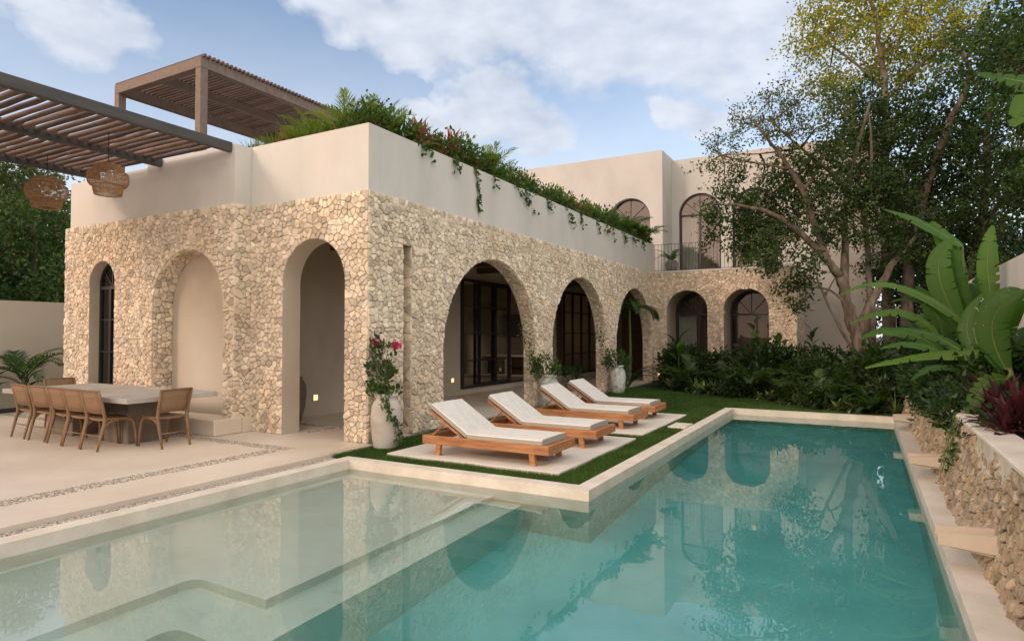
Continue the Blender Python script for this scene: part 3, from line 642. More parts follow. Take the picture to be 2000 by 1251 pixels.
# low square wall lights
def wall_light(c, ax):
    d = [.135, .135, .135]; d[ax] = .02; f = MB(); f.box(c, d); o = f.build('wall_light', M['plaster_dark'], V_)
    d = [.095, .095, .10]; d[ax] = .012; c2 = list(c); c2[ax] += .014 if ax == 0 else -.014
    g = MB(); g.box(c2, d); g.build('light_panel', M['lamp'], o)
def room_light(c, e_):
    d_ = bpy.data.lights.new('lamp_glow', 'POINT'); d_.energy = e_; d_.color = (1, .66, .38); d_.shadow_soft_size = 0.0; o = bpy.data.objects.new('lamp_glow', d_); COL.objects.link(o); o.location = c
room_light((2.62, 17.9, 5.12), 10); room_light((-4.9, 9.5, 1.35), 12); room_light((-4.6, 16.0, 1.75), 9)
wall_light((IX + .01, 6.42, .40), 0); wall_light((IX + .01, 1.82, .36), 0); wall_light((.17, 14.17, .22), 1)

# ---------------------------------------------------------------- garden walls
mb = MB(); mb.bx((7.85, -8, -.13), (8.05, 19, 2.5)); o = mb.build('boundary_wall', M['plaster']); tag(o, 'pale plaster garden wall behind the banana plants on the right', 'wall')
mb = MB(); mb.bx((-10.2, -16, -.13), (-10.0, 20, 2.3)); o = mb.build('boundary_wall', M['plaster_dark']); tag(o, 'beige plaster garden wall on the left below the jungle trees', 'wall')
mb = MB(); mb.bx((4.46, 16.9, -.13), (6.5, 17.1, 5.2)); o = mb.build('plaster_wall', M['plaster']); tag(o, 'beige plaster wall between the stone wing and the leaning tree trunk', 'wall')
mb = MB(); mb.bx((6.3, 18.2, -.1), (7.84, 18.4, 1.2)); mb.bx((6.5, 18.2, 1.2), (6.62, 18.4, 2.4)); mb.bx((7.1, 18.2, 1.2), (7.22, 18.4, 2.4)); mb.bx((6.45, 18.2, 2.4), (7.3, 18.4, 2.52))
o = mb.build('garden_gateway', M['plaster']); tag(o, 'low pale post and beam gateway glimpsed behind the tree trunks', 'gateway')

# rubble planter wall along the pool
PW = empty('planter_wall', (6.87, 2, 0), 0, 'rough limestone rubble wall with a cement cap along the right edge of the pool', 'planter')
def vnoise(x, y, seed):
    g = np.random.default_rng(seed).random((64, 64)); xi = np.floor(x).astype(int); yi = np.floor(y).astype(int); fx = x - xi; fy = y - yi; fx = fx*fx*(3-2*fx); fy = fy*fy*(3-2*fy)
    return (g[xi % 64, yi % 64]*(1-fx)*(1-fy) + g[(xi+1) % 64, yi % 64]*fx*(1-fy) + g[xi % 64, (yi+1) % 64]*(1-fx)*fy + g[(xi+1) % 64, (yi+1) % 64]*fx*fy)
def top_z(y): return np.where(y < 1.2, .74, np.where(y < 3.1, .70, np.where(y < 5.2, .60, .72)))
ys = np.arange(-6.2, 10.6, .018); us = np.linspace(0, 1, 44); Y_, U_ = np.meshgrid(ys, us, indexing='ij')
Z_ = -.02 + U_ * (top_z(Y_) + .01); X_ = 6.885 + .15 * U_ ** .8
for fq, am, sd in ((1.4, .05, 1), (4, .045, 2), (9, .045, 3), (19, .03, 4)): X_ = X_ + am * (vnoise(Y_ * fq + 40, Z_ * fq * 1.0, sd) - .5)
pit = vnoise(Y_ * 15 + 9, Z_ * 10, 8); X_ = X_ + np.clip(pit - .70, 0, 1) * .30; pit = vnoise(Y_ * 7 + 3, Z_ * 6, 9); X_ = X_ + np.clip(pit - .78, 0, 1) * .35
Vv = np.stack([X_ - 6.87, Y_ - 2, Z_], -1).reshape(-1, 3); a, b = len(ys), len(us); idx = np.arange(a * b).reshape(a, b)
F = np.stack([idx[:-1, :-1], idx[1:, :-1], idx[1:, 1:], idx[:-1, 1:]], -1).reshape(-1, 4)
Vv[:, 0] += .035
m_ = MB(); m_.addarr(Vv, F, vnoise(Y_ * 6, Z_ * 6, 5).reshape(-1)); m_.build('rubble_face', M['rubble'], PW, smooth=True)
def mpw(V):
    z = V[:, 1]; u_ = np.clip(z / .7, 0, 1); lump = .05 * (vnoise(V[:, 0] * 1.4 + 40, z * 1.4, 1) - .5) + .05 * (vnoise(V[:, 0] * 4 + 40, z * 4, 2) - .5) + .022 * (vnoise(V[:, 0] * 26 + 3, z * 26, 12) - .5)
    return np.column_stack([6.895 + .15 * u_ ** .8 + lump - V[:, 2] - 6.87, V[:, 0] - 2, z - .02])
m_ = MB()
for i_, (y0, y1, z1) in enumerate(((-6.2, 1.18, .745), (1.18, 3.08, .70), (3.08, 5.18, .61), (5.18, 10.5, .73))): stones(m_, y0, y1, 0, z1, .078, [], mpw, 60 + i_, h=(.0, .026), gap=.005)
m_.build('rubble_stones', M['rubble'], PW)
m_ = MB()
for y0, y1, z in ((-6.2, 1.18, .74), (1.2, 3.08, .70), (3.1, 5.18, .60), (5.2, 10.6, .72)): m_.box((.265, (y0+y1)/2-2, z + .005), (.26, y1-y0, .05), bev=.014); m_.bx((.16, y0-2, -.1), (.39, y1-2, z - .021))
m_.build('cement_cap', M['coping'], PW)
mb = MB(); mb.bx((7.26, -6.2, -.1), (7.84, 10.6, .60)); struct(mb.build('planting_soil', M['soil']))
def spout(y, label):
    m_ = MB(); L0, L1 = 6.63, 7.02
    P = [(L0, .16), (L1, .13), (L1, .26), (L0, .235)]
    for y0, y1, zc in ((y - .11, y - .075, None), (y + .075, y + .11, None)):
        v = [(x, yy, z) for yy in (y0, y1) for x, z in P]; m_.add(v, [(0, 1, 2, 3), (7, 6, 5, 4), (0, 4, 5, 1), (1, 5, 6, 2), (2, 6, 7, 3), (3, 7, 4, 0)])
    v = [(x, yy, z) for yy in (y - .0752, y + .0752) for x, z in [(L0 + .002, .15), (L1, .10), (L1, .19), (L0 + .002, .185)]]
    m_.add(v, [(0, 1, 2, 3), (7, 6, 5, 4), (0, 4, 5, 1), (1, 5, 6, 2), (2, 6, 7, 3), (3, 7, 4, 0)])
    tag(m_.build('water_spout', M['plaster_dark']), label, 'water spout', 'cement water spouts in the rubble wall')
spout(-1.72, 'cement water spout nearest the front, jutting from the rubble wall over the coping'); spout(1.32, 'middle cement water spout under the fern on the rubble wall'); spout(5.3, 'farthest cement water spout at the far corner of the pool')
# ---------------------------------------------------------------- pergolas
PG = empty('pergola', (-4.5, -3, 4.5), 0, 'dark pergola of round poles on black beams over the dining table', 'pergola')
def pbox(parent, name, a, b, mat, off, bev=.006):
    m_ = MB(); m_.box(((a[0]+b[0])/2-off[0], (a[1]+b[1])/2-off[1], (a[2]+b[2])/2-off[2]), (b[0]-a[0], b[1]-a[1], b[2]-a[2]), bev=bev); return m_.build(name, mat, parent)
o_ = (-4.5, -3, 4.5)
for x in (-2.66, -4.50, -6.44): pbox(PG, 'beam', (x, -9.5, 4.475), (x + .10, YB - .004, 4.625), M['beam'], o_)
m_ = MB()
y = -9.4
while y < -.36:
    n = 9; xs = np.linspace(-6.335, -2.665, n); r0 = rnd.uniform(.034, .043)
    m_.tube([(x + 4.5, y + 3 + rnd.uniform(-.006, .006), .075 + rnd.uniform(-.006, .006)) for x in xs], [r0 * rnd.uniform(.9, 1.08) for _ in xs], 7, t=rnd.random()); y += rnd.uniform(.135, .155)
m_.build('slats', M['poles'], PG, smooth=True)
m_ = MB(); m_.bx((-6.3 + 4.5, -9.45 + 3, .128), (-2.7 + 4.5, YB - .01 + 3, .136)); 
PG2 = empty('pergola', (-4.9, .7, 3.7), 0, 'smaller grey brown wooden pergola standing on the roof terrace behind the planting', 'pergola')
o_ = (-4.9, .7, 3.7); zb2 = 6.72; zt2 = 6.92
for x, y in ((-4.96, .70), (-7.72, .70), (-7.72, 4.6)): pbox(PG2, 'post', (x - .08, y, 3.7), (x + .08, y + .16, zb2 - .002), M['roofbeam'], o_)
for x in (-5.04, -7.80): pbox(PG2, 'beam', (x, .86, zb2), (x + .16, 4.6, zt2), M['roofbeam'], o_)
pbox(PG2, 'beam', (-6.40, .861, zb2 + .02), (-6.30, 4.6, zt2 - .01), M['roofbeam'], o_)
pbox(PG2, 'beam', (-7.80, .70, zb2 - .001), (-4.88, .859, zt2), M['roofbeam'], o_); pbox(PG2, 'beam', (-7.80, 4.602, zb2), (-4.88, 4.72, zt2), M['roofbeam'], o_)
m_ = MB(); y = .74
while y < 4.7:
    m_.bx((-7.84 + 4.9, y - .7, zt2 + .004 - 3.7), (-4.82 + 4.9, y + .045 - .7, zt2 + .055 - 3.7), t=rnd.random()); y += .098
m_.build('slats', M['poles'], PG2)
# ---------------------------------------------------------------- rattan pendant lamps
def pendant(x, y, ztop, zcap, s, label):
    r_ = empty('rattan_lamp', (x, y, ztop), 0, label, 'pendant lamp', 'rattan pendant lamps under the pergola')
    c = MB(); c.tube([(0, 0, 0), (0.004, 0, -(ztop - zcap) * .5), (0, 0, -(ztop - zcap) + .005)], .006, 6); c.build('cord', M['black'], r_)
    z0 = zcap - ztop; prof = [(.03, 0), (.15, -.012), (.19, -.06), (.20, -.11), (.255, -.14), (.268, -.20), (.262, -.28), (.235, -.325), (.195, -.34), (.19, -.40), (.175, -.455)]
    pr = np.array(prof) * s; cz = np.interp(np.linspace(0, 1, 34), np.linspace(0, 1, len(pr)), pr[:, 1]); cr_ = np.interp(np.linspace(0, 1, 34), np.linspace(0, 1, len(pr)), pr[:, 0])
    w_ = MB(); n = 66
    for k in range(n):
        for tw in (-.16, .16):
            a = 2 * math.pi * k / n + tw * np.linspace(0, 1, 34) * 3
            w_.tube(np.stack([cr_ * np.cos(a), cr_ * np.sin(a), cz + z0], 1), .0028, 3, t=rnd.random(), cap=False)
    for i in range(2, 34, 1):
        a = np.linspace(0, 2 * math.pi, 41); w_.tube(np.stack([cr_[i] * np.cos(a), cr_[i] * np.sin(a), np.full(41, cz[i] + z0)], 1), .003 if i not in (8, 24, 33) else .009, 3, t=rnd.random(), cap=False)
    w_.build('lamp_shade', M['rattan'], r_)
    b = MB(); b.lathe([(.001, -.05), (.03, -.04), (.045, 0), (.03, .04), (.012, .06), (.012, .10)], (0, 0, z0 - .17 * s), 12); b.build('bulb', M['bulb_off'], r_, smooth=True)
pendant(-3.44, -1.74, 4.52, 4.06, 1.0, 'tan woven rattan lamp hanging nearest the house wall')
pendant(-5.49, -1.60, 4.52, 4.15, 1.12, 'darker woven rattan lamp hanging in front of the trees on the left')
# ---------------------------------------------------------------- dining table and chairs
TB = empty('dining_table', (-4.05, -1.375, 0), 0, 'long grey stone dining table on a dark pedestal in front of the arched niche', 'table')
m_ = MB(); m_.box((0, 0, .665), (3.42, 1.36, .07), bev=.006); m_.build('tabletop', M['table'], TB)
m_ = MB(); m_.box((-.75, 0, .3145), (.75, .62, .629), bev=.01); m_.build('pedestal', M['table_base'], TB); m_ = MB(); m_.box((.72, 0, .3145), (.75, .62, .629), bev=.01); m_.build('pedestal', M['table_base'], TB)
def make_chair():
    r_ = empty('dining_chair'); W_ = M['chairwood']
    for s_ in (-1, 1):
        m_ = MB(); m_.tube([(s_*.205, -.275, 0), (s_*.208, -.235, .18), (s_*.212, -.19, .36), (s_*.215, -.185, .44), (s_*.222, -.225, .62), (s_*.228, -.275, .80)], [.014, .019, .026, .025, .019, .015], 8); m_.build('leg', W_, r_, smooth=True)
        m_ = MB(); m_.tube([(s_*.205, .25, 0), (s_*.20, .235, .20), (s_*.195, .215, .34), (s_*.193, .17, .395), (s_*.195, .08, .405), (s_*.20, -.04, .395), (s_*.207, -.13, .375), (s_*.211, -.185, .33)], [.013, .017, .021, .022, .017, .016, .018, .02], 8); m_.build('leg', W_, r_, smooth=True)
    m_ = MB(); m_.tube([(-.195, .225, .365), (.195, .225, .365)], .013, 8); m_.build('stretcher', W_, r_, smooth=True); m_ = MB(); m_.tube([(-.205, -.235, .20), (.205, -.235, .20)], .009, 8); m_.build('stretcher', W_, r_, smooth=True)
    m_ = MB(); n = 7; xs = np.linspace(-.2, .2, n); ys_ = np.linspace(-.18, .22, n); V = []
    for zz in (0, -.02):
        for y_ in ys_:
            for x_ in xs: V.append((x_, y_, .425 - .018 * (1 - (x_/.2)**2) + zz))
    q = n * n; F = [(j*n+i, j*n+i+1, (j+1)*n+i+1, (j+1)*n+i) for j in range(n-1) for i in range(n-1)]; F += [tuple(q + k for k in f[::-1]) for f in F]
    ed = [i for i in range(n)] + [i*n+n-1 for i in range(1, n)] + [(n-1)*n+i for i in range(n-2, -1, -1)] + [i*n for i in range(n-2, 0, -1)]
    F += [(ed[(i+1) % len(ed)], ed[i], q + ed[i], q + ed[(i+1) % len(ed)]) for i in range(len(ed))]
    m_.add(V, F); m_.build('seat', M['webbing'], r_, smooth=True)
    m_ = MB(); P = [(.505, -.198), (.60, -.215), (.70, -.242), (.79, -.27)]; V = []
    for off in (-.010, .010):
        for z_, y_ in P:
            for x_ in np.linspace(-.205, .205, 5): V.append((x_, y_ + off - .018 * (1 - (x_/.205)**2), z_))
    q = 20; F = [(j*5+i, j*5+i+1, (j+1)*5+i+1, (j+1)*5+i) for j in range(3) for i in range(4)]; F += [tuple(q + k for k in f[::-1]) for f in F]
    ed = list(range(5)) + [9, 14, 19] + [18, 17, 16, 15] + [10, 5]; F += [(ed[(i+1) % len(ed)], ed[i], q + ed[i], q + ed[(i+1) % len(ed)]) for i in range(len(ed))]
    m_.add(V, F); bk = m_.build('backrest', M['webbing'], r_, smooth=True)
    m_ = MB(); m_.tube([(-.235, -.272, .795), (-.12, -.288, .80), (0, -.292, .80), (.12, -.288, .80), (.235, -.272, .795)], .014, 8); m_.build('back_rail', W_, bk, smooth=True); m_ = MB(); m_.tube([(-.212, -.194, .50), (0, -.212, .50), (.212, -.194, .50)], .012, 8); m_.build('back_rail', W_, bk, smooth=True)
    return r_
ch0 = make_chair()
CH = [(-2.89, -1.96, 0, 'woven back chair at the near long side of the table, closest to the camera'),
      (-3.37, -1.95, 2, 'woven back chair second from the near corner along the long side of the table'),
      (-3.84, -1.93, -2, 'woven back chair in the middle of the row along the near side of the table'),
      (-4.40, -1.91, 3, 'woven back chair fourth in the row, standing a little apart toward the left'),
      (-4.96, -1.90, -1, 'woven back chair at the far left end of the row along the near side'),
      (-2.41, -1.49, 91, 'woven back chair pulled up to the right head of the table, facing left'),
      (-5.66, -1.17, -93, 'woven back chair at the far left head of the table, only its back seen')]
for i, (x, y, a, lb) in enumerate(CH):
    o = ch0 if i == 0 else copy_tree(ch0); o.location = (x, y, 0); o.rotation_euler = (0, 0, R(a)); tag(o, lb, 'chair', 'woven dining chairs around the table')
# ---------------------------------------------------------------- sun loungers
def slab_mesh(m_, P, y0, y1, th, puff=.006, t=.5):
    """upholstered pad: profile P (x,z) along its length, thickness th, between y0 and y1"""
    P = np.array(P, float); T = np.gradient(P, axis=0); T /= np.linalg.norm(T, axis=1)[:, None]; Nn = np.stack([-T[:, 1], T[:, 0]], 1); n = len(P)
    cs = [(0, 0), (-.0, .012), (0.004, .5), (0, .988), (.0, 1)]
    prof = [(y0 + .012, 0), (y0, .15), (y0, .82), (y0 + .014, 1.0), (y0 + .10, 1.05), ((y0+y1)/2, 1.09), (y1 - .10, 1.05), (y1 - .014, 1.0), (y1, .82), (y1, .15), (y1 - .012, 0)]
    V = []; k = len(prof)
    for i in range(n):
        wv = 1 + .03 * math.sin(i * 1.9)
        for (yy, f) in prof: q = P[i] + Nn[i] * th * f * (wv if f > 1 else 1); V.append((q[0], yy, q[1]))
    F = [(i*k+j, (i+1)*k+j, (i+1)*k+(j+1) % k, i*k+(j+1) % k) for i in range(n-1) for j in range(k)] + [tuple(range(k)), tuple((n-1)*k+j for j in range(k-1, -1, -1))]
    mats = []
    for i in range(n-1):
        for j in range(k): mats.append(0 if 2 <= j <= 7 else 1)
    mats += [1, 1]
    b = m_.n; m_.V.append(np.array(V)); m_.n += len(V); m_.F += [tuple(q + b for q in f) for f in F]; m_.T.append(np.full(len(V), t)); m_.M += mats
def make_lounger():
    r_ = empty('sun_lounger'); L_, W_ = 1.82, .78; H0, H1 = .14, .25
    m_ = MB(); m_.box((L_/2, .02, (H0+H1)/2), (L_, .04, H1-H0), bev=.005, t=.4); m_.box((L_/2, W_-.02, (H0+H1)/2), (L_, .04, H1-H0), bev=.005, t=.6)
    m_.box((L_-.0205, W_/2, (H0+H1)/2-.001), (.04, W_-.081, H1-H0-.002), bev=.004, t=.8); m_.box((.0205, W_/2, (H0+H1)/2-.001), (.04, W_-.081, H1-H0-.002), bev=.004, t=.3)
    for k in range(11): m_.box((.66 + k * .105, W_/2, .231), (.085, W_-.081, .018), t=rnd.random())
    m_.build('frame', M['teak'], r_)
    for x, tl in ((.27, -.10), (1.56, .10)):
        for y in (.035, W_-.035):
            m_ = MB(); m_.box((x + tl * .35, y, .0725), (.075, .05, .145), rot=roty(-tl * 1.6), t=rnd.random(), bev=.004); m_.build('leg', M['teak'], r_)
    a = math.atan2(.37, .58); c_, s_ = math.cos(a), math.sin(a)
    m_ = MB(); rt = roty(a)
    for k in range(7):
        d = .05 + k * .095; m_.box((.64 - d * c_, W_/2, .225 + d * s_), (.075, W_-.10, .016), rot=rt, t=rnd.random())
    for y in (.07, W_-.07): m_.box((.64 - .33*c_ + .018*s_, y, .225 + .33*s_ - .022), (.68, .035, .03), rot=rt, t=.7)
    m_.build('backrest_frame', M['teak'], r_)
    m_ = MB()
    for y in (.10, W_-.10): m_.tube([(.30, y, .40), (.07, y, .22)], .014, 6, t=.4)
    m_.tube([(.07, .05, .235), (.07, W_-.05, .235)], .013, 6); m_.build('support_strut', M['teak'], r_)
    n = 14; P = [(.665 + (1.72-.665) * i/(n-1), .243 - (.004 if 0 < i < n-1 else 0)) for i in range(n)]
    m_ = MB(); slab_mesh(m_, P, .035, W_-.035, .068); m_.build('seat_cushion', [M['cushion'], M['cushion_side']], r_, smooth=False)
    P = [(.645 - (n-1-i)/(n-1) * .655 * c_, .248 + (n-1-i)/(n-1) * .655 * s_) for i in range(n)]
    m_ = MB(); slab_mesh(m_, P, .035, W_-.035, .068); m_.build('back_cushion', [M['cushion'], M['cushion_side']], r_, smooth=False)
    return r_
l0 = make_lounger()
for i, (x, y, a, lb) in enumerate([(1.19, -.28, 0, 'teak sun lounger closest to the camera with its pad fully in view'), (1.23, 1.10, .6, 'second teak sun lounger, sharing the near paving slab with the first'),
                                (1.12, 3.05, -.4, 'third teak sun lounger, on the near edge of the far paving slab'), (1.08, 4.36, .5, 'farthest teak sun lounger, partly behind the third one')]):
    o = l0 if i == 0 else copy_tree(l0); o.location = (x, y, .008); o.rotation_euler = (0, 0, R(a)); tag(o, lb, 'sun lounger', 'teak sun loungers in a row beside the pool')
# ---------------------------------------------------------------- pots
def make_pot(name, x, y, z, prof, mat, label, sc_=1.0, soil=True):
    m_ = MB(); pr = [(r * sc_, h * sc_) for r, h in prof]; top_r, top_h = pr[-1]
    m_.lathe([(.001, 0)] + pr + [(top_r - .02, top_h), (top_r - .03, top_h - .05), (.001, top_h - .07)], (0, 0, 0), 40)
    o = m_.build(name, mat, smooth=True); o.location = (x, y, z); return tag(o, label, 'pot', 'clay pots around the villa')
PJ = [(.165, 0), (.175, .02), (.195, .15), (.212, .32), (.215, .46), (.200, .58), (.165, .655), (.140, .685), (.140, .705), (.165, .725), (.168, .75), (.160, .76)]
make_pot('clay_pot', .33, .02, -.03, PJ, M['pot'], 'tall cream clay jar at the stone corner with a bougainvillea and ivy')
make_pot('clay_pot', .34, 5.30, -.02, PJ, M['pot_tex'], 'flaking white and dark glazed jar against the pillar between the first two arches', .95)
make_pot('clay_pot', .34, 9.62, -.02, PJ, M['pot_tex'], 'flaking pale jar against the pillar between the second and third arches', .98)
make_pot('clay_pot', -2.62, .98, .0, [(.13, 0), (.15, .03), (.22, .30), (.245, .52), (.235, .66), (.18, .76), (.165, .79), (.18, .81)], M['pot_dark'], 'dim grey brown urn standing inside the tall doorway', 1.0)
make_pot('clay_pot', .42, 14.95, 3.712, [(.13, 0), (.20, .12), (.23, .28), (.19, .40), (.17, .42)], M['pot_dark'], 'small round pot on the balcony behind the railing', 1.0)
make_pot('clay_pot', -.9, 9.3, 0, [(.16, 0), (.19, .1), (.20, .25), (.19, .27)], M['pot_dark'], 'low dark pot in the shade of the second arch', 1.0)
# ---------------------------------------------------------------- things in the room
m_ = MB(); m_.box((-4.72, 12.50, 1.87), (1.30, .05, .78), bev=.006); tag(m_.build('television', M['black']), 'black flat television on the wall inside the first arch', 'television')
CN = empty('media_console', (-4.5, 12.25, .14), 0, 'pale low console with dark open shelves below the television', 'console')
m_ = MB(); m_.bx((-1.1, -.22, 0), (.9, .22, .05)); m_.bx((-1.1, -.22, .66), (.9, .22, .74))
for x in (-1.1, -.1, .84): m_.bx((x, -.219, .051), (x + .06, .219, .659))
m_.build('cabinet', M['plaster_dark'], CN); m_ = MB(); m_.bx((-1.03, .18, .052), (.83, .2, .658)); m_.bx((.0, -.2, .33), (.83, .178, .36)); m_.build('shelf', M['wood_dark'], CN)
def small_lamp(x, y, z, label):
    r_ = empty('table_lamp', (x, y, z), 0, label, 'lamp', 'small lit lamps inside the rooms')
    b = MB(); b.lathe([(.001, 0), (.07, 0), (.07, .02), (.012, .03), (.012, .16), (.001, .16)], (0, 0, 0), 14); b.tube([(0, 0, .02), (0, 0, -(z - .15))], .02, 8); b.build('stand', M['black'], r_)
    s_ = MB(); s_.lathe([(.055, .16), (.07, .30)], (0, 0, 0), 14); s_.build('lamp_shade', M['lamp_soft'], r_)
small_lamp(-4.9, 9.5, .75, 'small glowing lamp seen low through the glass of the first sliding door'); small_lamp(-4.6, 16.0, 1.2, 'small glowing lamp seen through the glass of the second sliding door')
# ---------------------------------------------------------------- plants
def unit(v): return v / (np.linalg.norm(v, axis=-1, keepdims=True) + 1e-9)
def leaves(mb, P, D, L, W, tint, curl=.18):
    """n small leaves, each a folded kite of two faces: P root, D direction, L length, W width"""
    n = len(P); D = unit(D); rv = rng.normal(size=(n, 3)); S = unit(np.cross(D, rv)); U = np.cross(S, D)
    L = np.broadcast_to(L, (n,))[:, None]; W = np.broadcast_to(W, (n,))[:, None]
    a = P; b = P + D * L * .45 + S * W * .5 + U * W * curl; c = P + D * L + U * L * -.12; d = P + D * L * .45 - S * W * .5 + U * W * curl; e_ = P + D * L * .5
    V = np.stack([a, b, c, d, e_], 1).reshape(-1, 3); k = np.arange(n)[:, None] * 5
    F = np.concatenate([k + np.array([0, 4, 1, 0]), ], 0)
    t1 = np.concatenate([k + np.array([0, 1, 2]), k + np.array([0, 2, 3])], 0)
    V = np.stack([a, b, c, d], 1).reshape(-1, 3); k = np.arange(n)[:, None] * 4
    t1 = np.concatenate([k + np.array([0, 1, 2]), k + np.array([0, 2, 3])], 0)
    mb.addarr(V, t1, np.repeat(np.clip(tint, 0, 1), 4))
def ball(n, shell=.35):
    v = unit(rng.normal(size=(n, 3))); return v * (shell + (1 - shell) * rng.random((n, 1)) ** .6)
def crown(mb, tw, blobs, per_m2, leaf, clump=.17, tint=(.45, .22), nleaf=34, limbs=None, droop=.25, squash=.8, light=0.25):
    """leaf clumps on thin twigs, scattered through irregular blobs and tied back to the limbs"""
    LP = np.concatenate([np.array(l, float) for l in limbs]) if limbs else None
    for (x, y, z, r) in blobs:
        k = max(5, int(per_m2 * r * r * 15)); q = ball(k, .25) * np.array([r, r, r * squash]) * 1.05 + np.array([x, y, z])
        q += rng.normal(size=(k, 3)) * r * .12
        c = np.array([x, y, z]); 
        if LP is not None:
            j = np.argmin(((LP - c) ** 2).sum(1)); m_ = (LP[j] + c) / 2 + rng.normal(size=3) * .15 * r
            tw.tube([LP[j], m_, c], [.028 * (1 + r * .4), .02, .012], 5, cap=False)
        for p in q[::2]:
            mid = (c + p) / 2 + rng.normal(size=3) * r * .12; tw.tube([c, mid, p], [.011, .007, .003], 4, cap=False)
        n = rng.poisson(nleaf, k) + 3; idx = np.repeat(np.arange(k), n); N_ = len(idx)
        ax = unit(q - c + rng.normal(size=(k, 3)) * r * .5)
        s_ = rng.normal(size=(N_, 1)); P = q[idx] + ax[idx] * s_ * clump * 1.1 + rng.normal(size=(N_, 3)) * clump * .55
        D = ax[idx] * .6 + rng.normal(size=(N_, 3)) * .8 - np.array([0, 0, droop])
        ct = rng.normal(size=k) * tint[1] * .8 + tint[0]
        T = ct[idx] + rng.normal(size=N_) * tint[1] * .5 + ((P[:, 2] - z) / r) * light * .0
        leaves(mb, P, D, leaf * (.6 + .7 * rng.random(N_)), leaf * (.42 + .2 * rng.random(N_)), T)
def limb(mb, pts, r0, r1, n=10, sub=4):
    """a bough: the points smoothed, tapering, slightly crooked"""
    P = np.array(pts, float); k = len(P); t = np.linspace(0, k - 1, (k - 1) * sub + 1); Q = np.stack([np.interp(t, np.arange(k), P[:, i]) for i in range(3)], 1)
    for _ in range(2): Q[1:-1] = (Q[:-2] + 2 * Q[1:-1] + Q[2:]) / 4
    Q[1:-1] += rng.normal(size=(len(Q) - 2, 3)) * r0 * .10
    mb.tube(Q, np.linspace(r0, r1, len(Q)) * (1 + .06 * rng.normal(size=len(Q))), n, cap=True)
def strip(mb, C, S, W, U=None, fold=0.0, tint=.5):
    """leaf blade along the curve C: S side vectors, W half-widths, U up vectors; two panels folded at the midrib"""
    n = len(C); W = W[:, None]; U = np.zeros_like(C) if U is None else U
    A = C + S * W + U * W * fold; B = C - S * W + U * W * fold
    V = np.concatenate([A, C, B]); F = [(i, i+1, n+i+1, n+i) for i in range(n-1)] + [(n+i, n+i+1, 2*n+i+1, 2*n+i) for i in range(n-1)]
    mb.add(V, F, np.clip(tint, 0, 1))
def arc(p, az, el, L, droop, n):
    """curve leaving p at azimuth az and elevation el, bending down by droop radians over its length"""
    t = np.linspace(0, 1, n); e_ = el - droop * t ** 1.4; st = L / (n - 1)
    d = np.stack([np.cos(e_) * math.cos(az), np.cos(e_) * math.sin(az), np.sin(e_)], 1)
    return np.array(p) + np.concatenate([[np.zeros(3)], np.cumsum(d[:-1] * st, 0)]), d
def frond(mb, p, az, el, L, droop, nl=24, ll=.28, lw=.012, tint=.5, spread=.9, hang=.35, tm=.0, stalk=.18):
    C, d = arc(p, az, el, L, droop, 14); mb.tube(C, np.linspace(.011, .003, 14) * (L / 1.2 + .3), 4, t=min(1, tint + .1), cap=False)
    t = np.linspace(stalk, .99, nl)
    ci = np.stack([np.interp(t, np.linspace(0, 1, 14), C[:, i]) for i in range(3)], 1); di = unit(np.stack([np.interp(t, np.linspace(0, 1, 14), d[:, i]) for i in range(3)], 1))
    side = np.array([-math.sin(az), math.cos(az), 0.0]); up = np.cross(di, side); up *= np.sign(up[:, 2:3] + 1e-6)
    for s_ in (-1, 1):
        ln = ll * np.sin(np.pi * (t * .82 + .14)) ** .6 * rng.uniform(.85, 1.1, nl)
        an = spread * (1 - .45 * t) + rng.normal(size=nl) * .07
        v = unit(di * np.cos(an)[:, None] + side * s_ * np.sin(an)[:, None] + up * .22)
        P0 = ci; P1 = ci + v * ln[:, None] * .55; P2 = P1 + unit(v - np.array([0, 0, hang])) * ln[:, None] * .45
        w = unit(np.cross(v, up)) * lw
        V = np.stack([P0 - w * .5, P0 + w * .5, P1 + w, P1 - w, P2], 1).reshape(-1, 3); k = np.arange(nl)[:, None] * 5
        b = mb.n; mb.V.append(V); mb.n += len(V); mb.T.append(np.repeat(np.clip(tint + rng.normal(size=nl) * .12, 0, 1), 5))
        for f in (k + np.array([0, 1, 2, 3])).tolist(): mb.F.append(tuple(q + b for q in f)); mb.M.append(0)
        for f in (k + np.array([3, 2, 4])).tolist(): mb.F.append(tuple(q + b for q in f)); mb.M.append(0)
def blade(mb, p, az, el, L, W, droop, tint=.5, fold=.25, n=8, pw=.7, stalk=.0):
    C, d = arc(p, az, el, L, droop, n); side = np.array([-math.sin(az), math.cos(az), 0.0]); S = np.tile(side, (n, 1)); U = np.cross(d, S); U *= np.sign(U[:, 2:3] + 1e-6)
    t = np.linspace(0, 1, n); w = W * .5 * np.clip(np.sin(np.pi * np.clip((t - stalk) / (1 - stalk), 0, 1) ** pw), .03, 1)
    strip(mb, C, S, w, U, fold, tint)
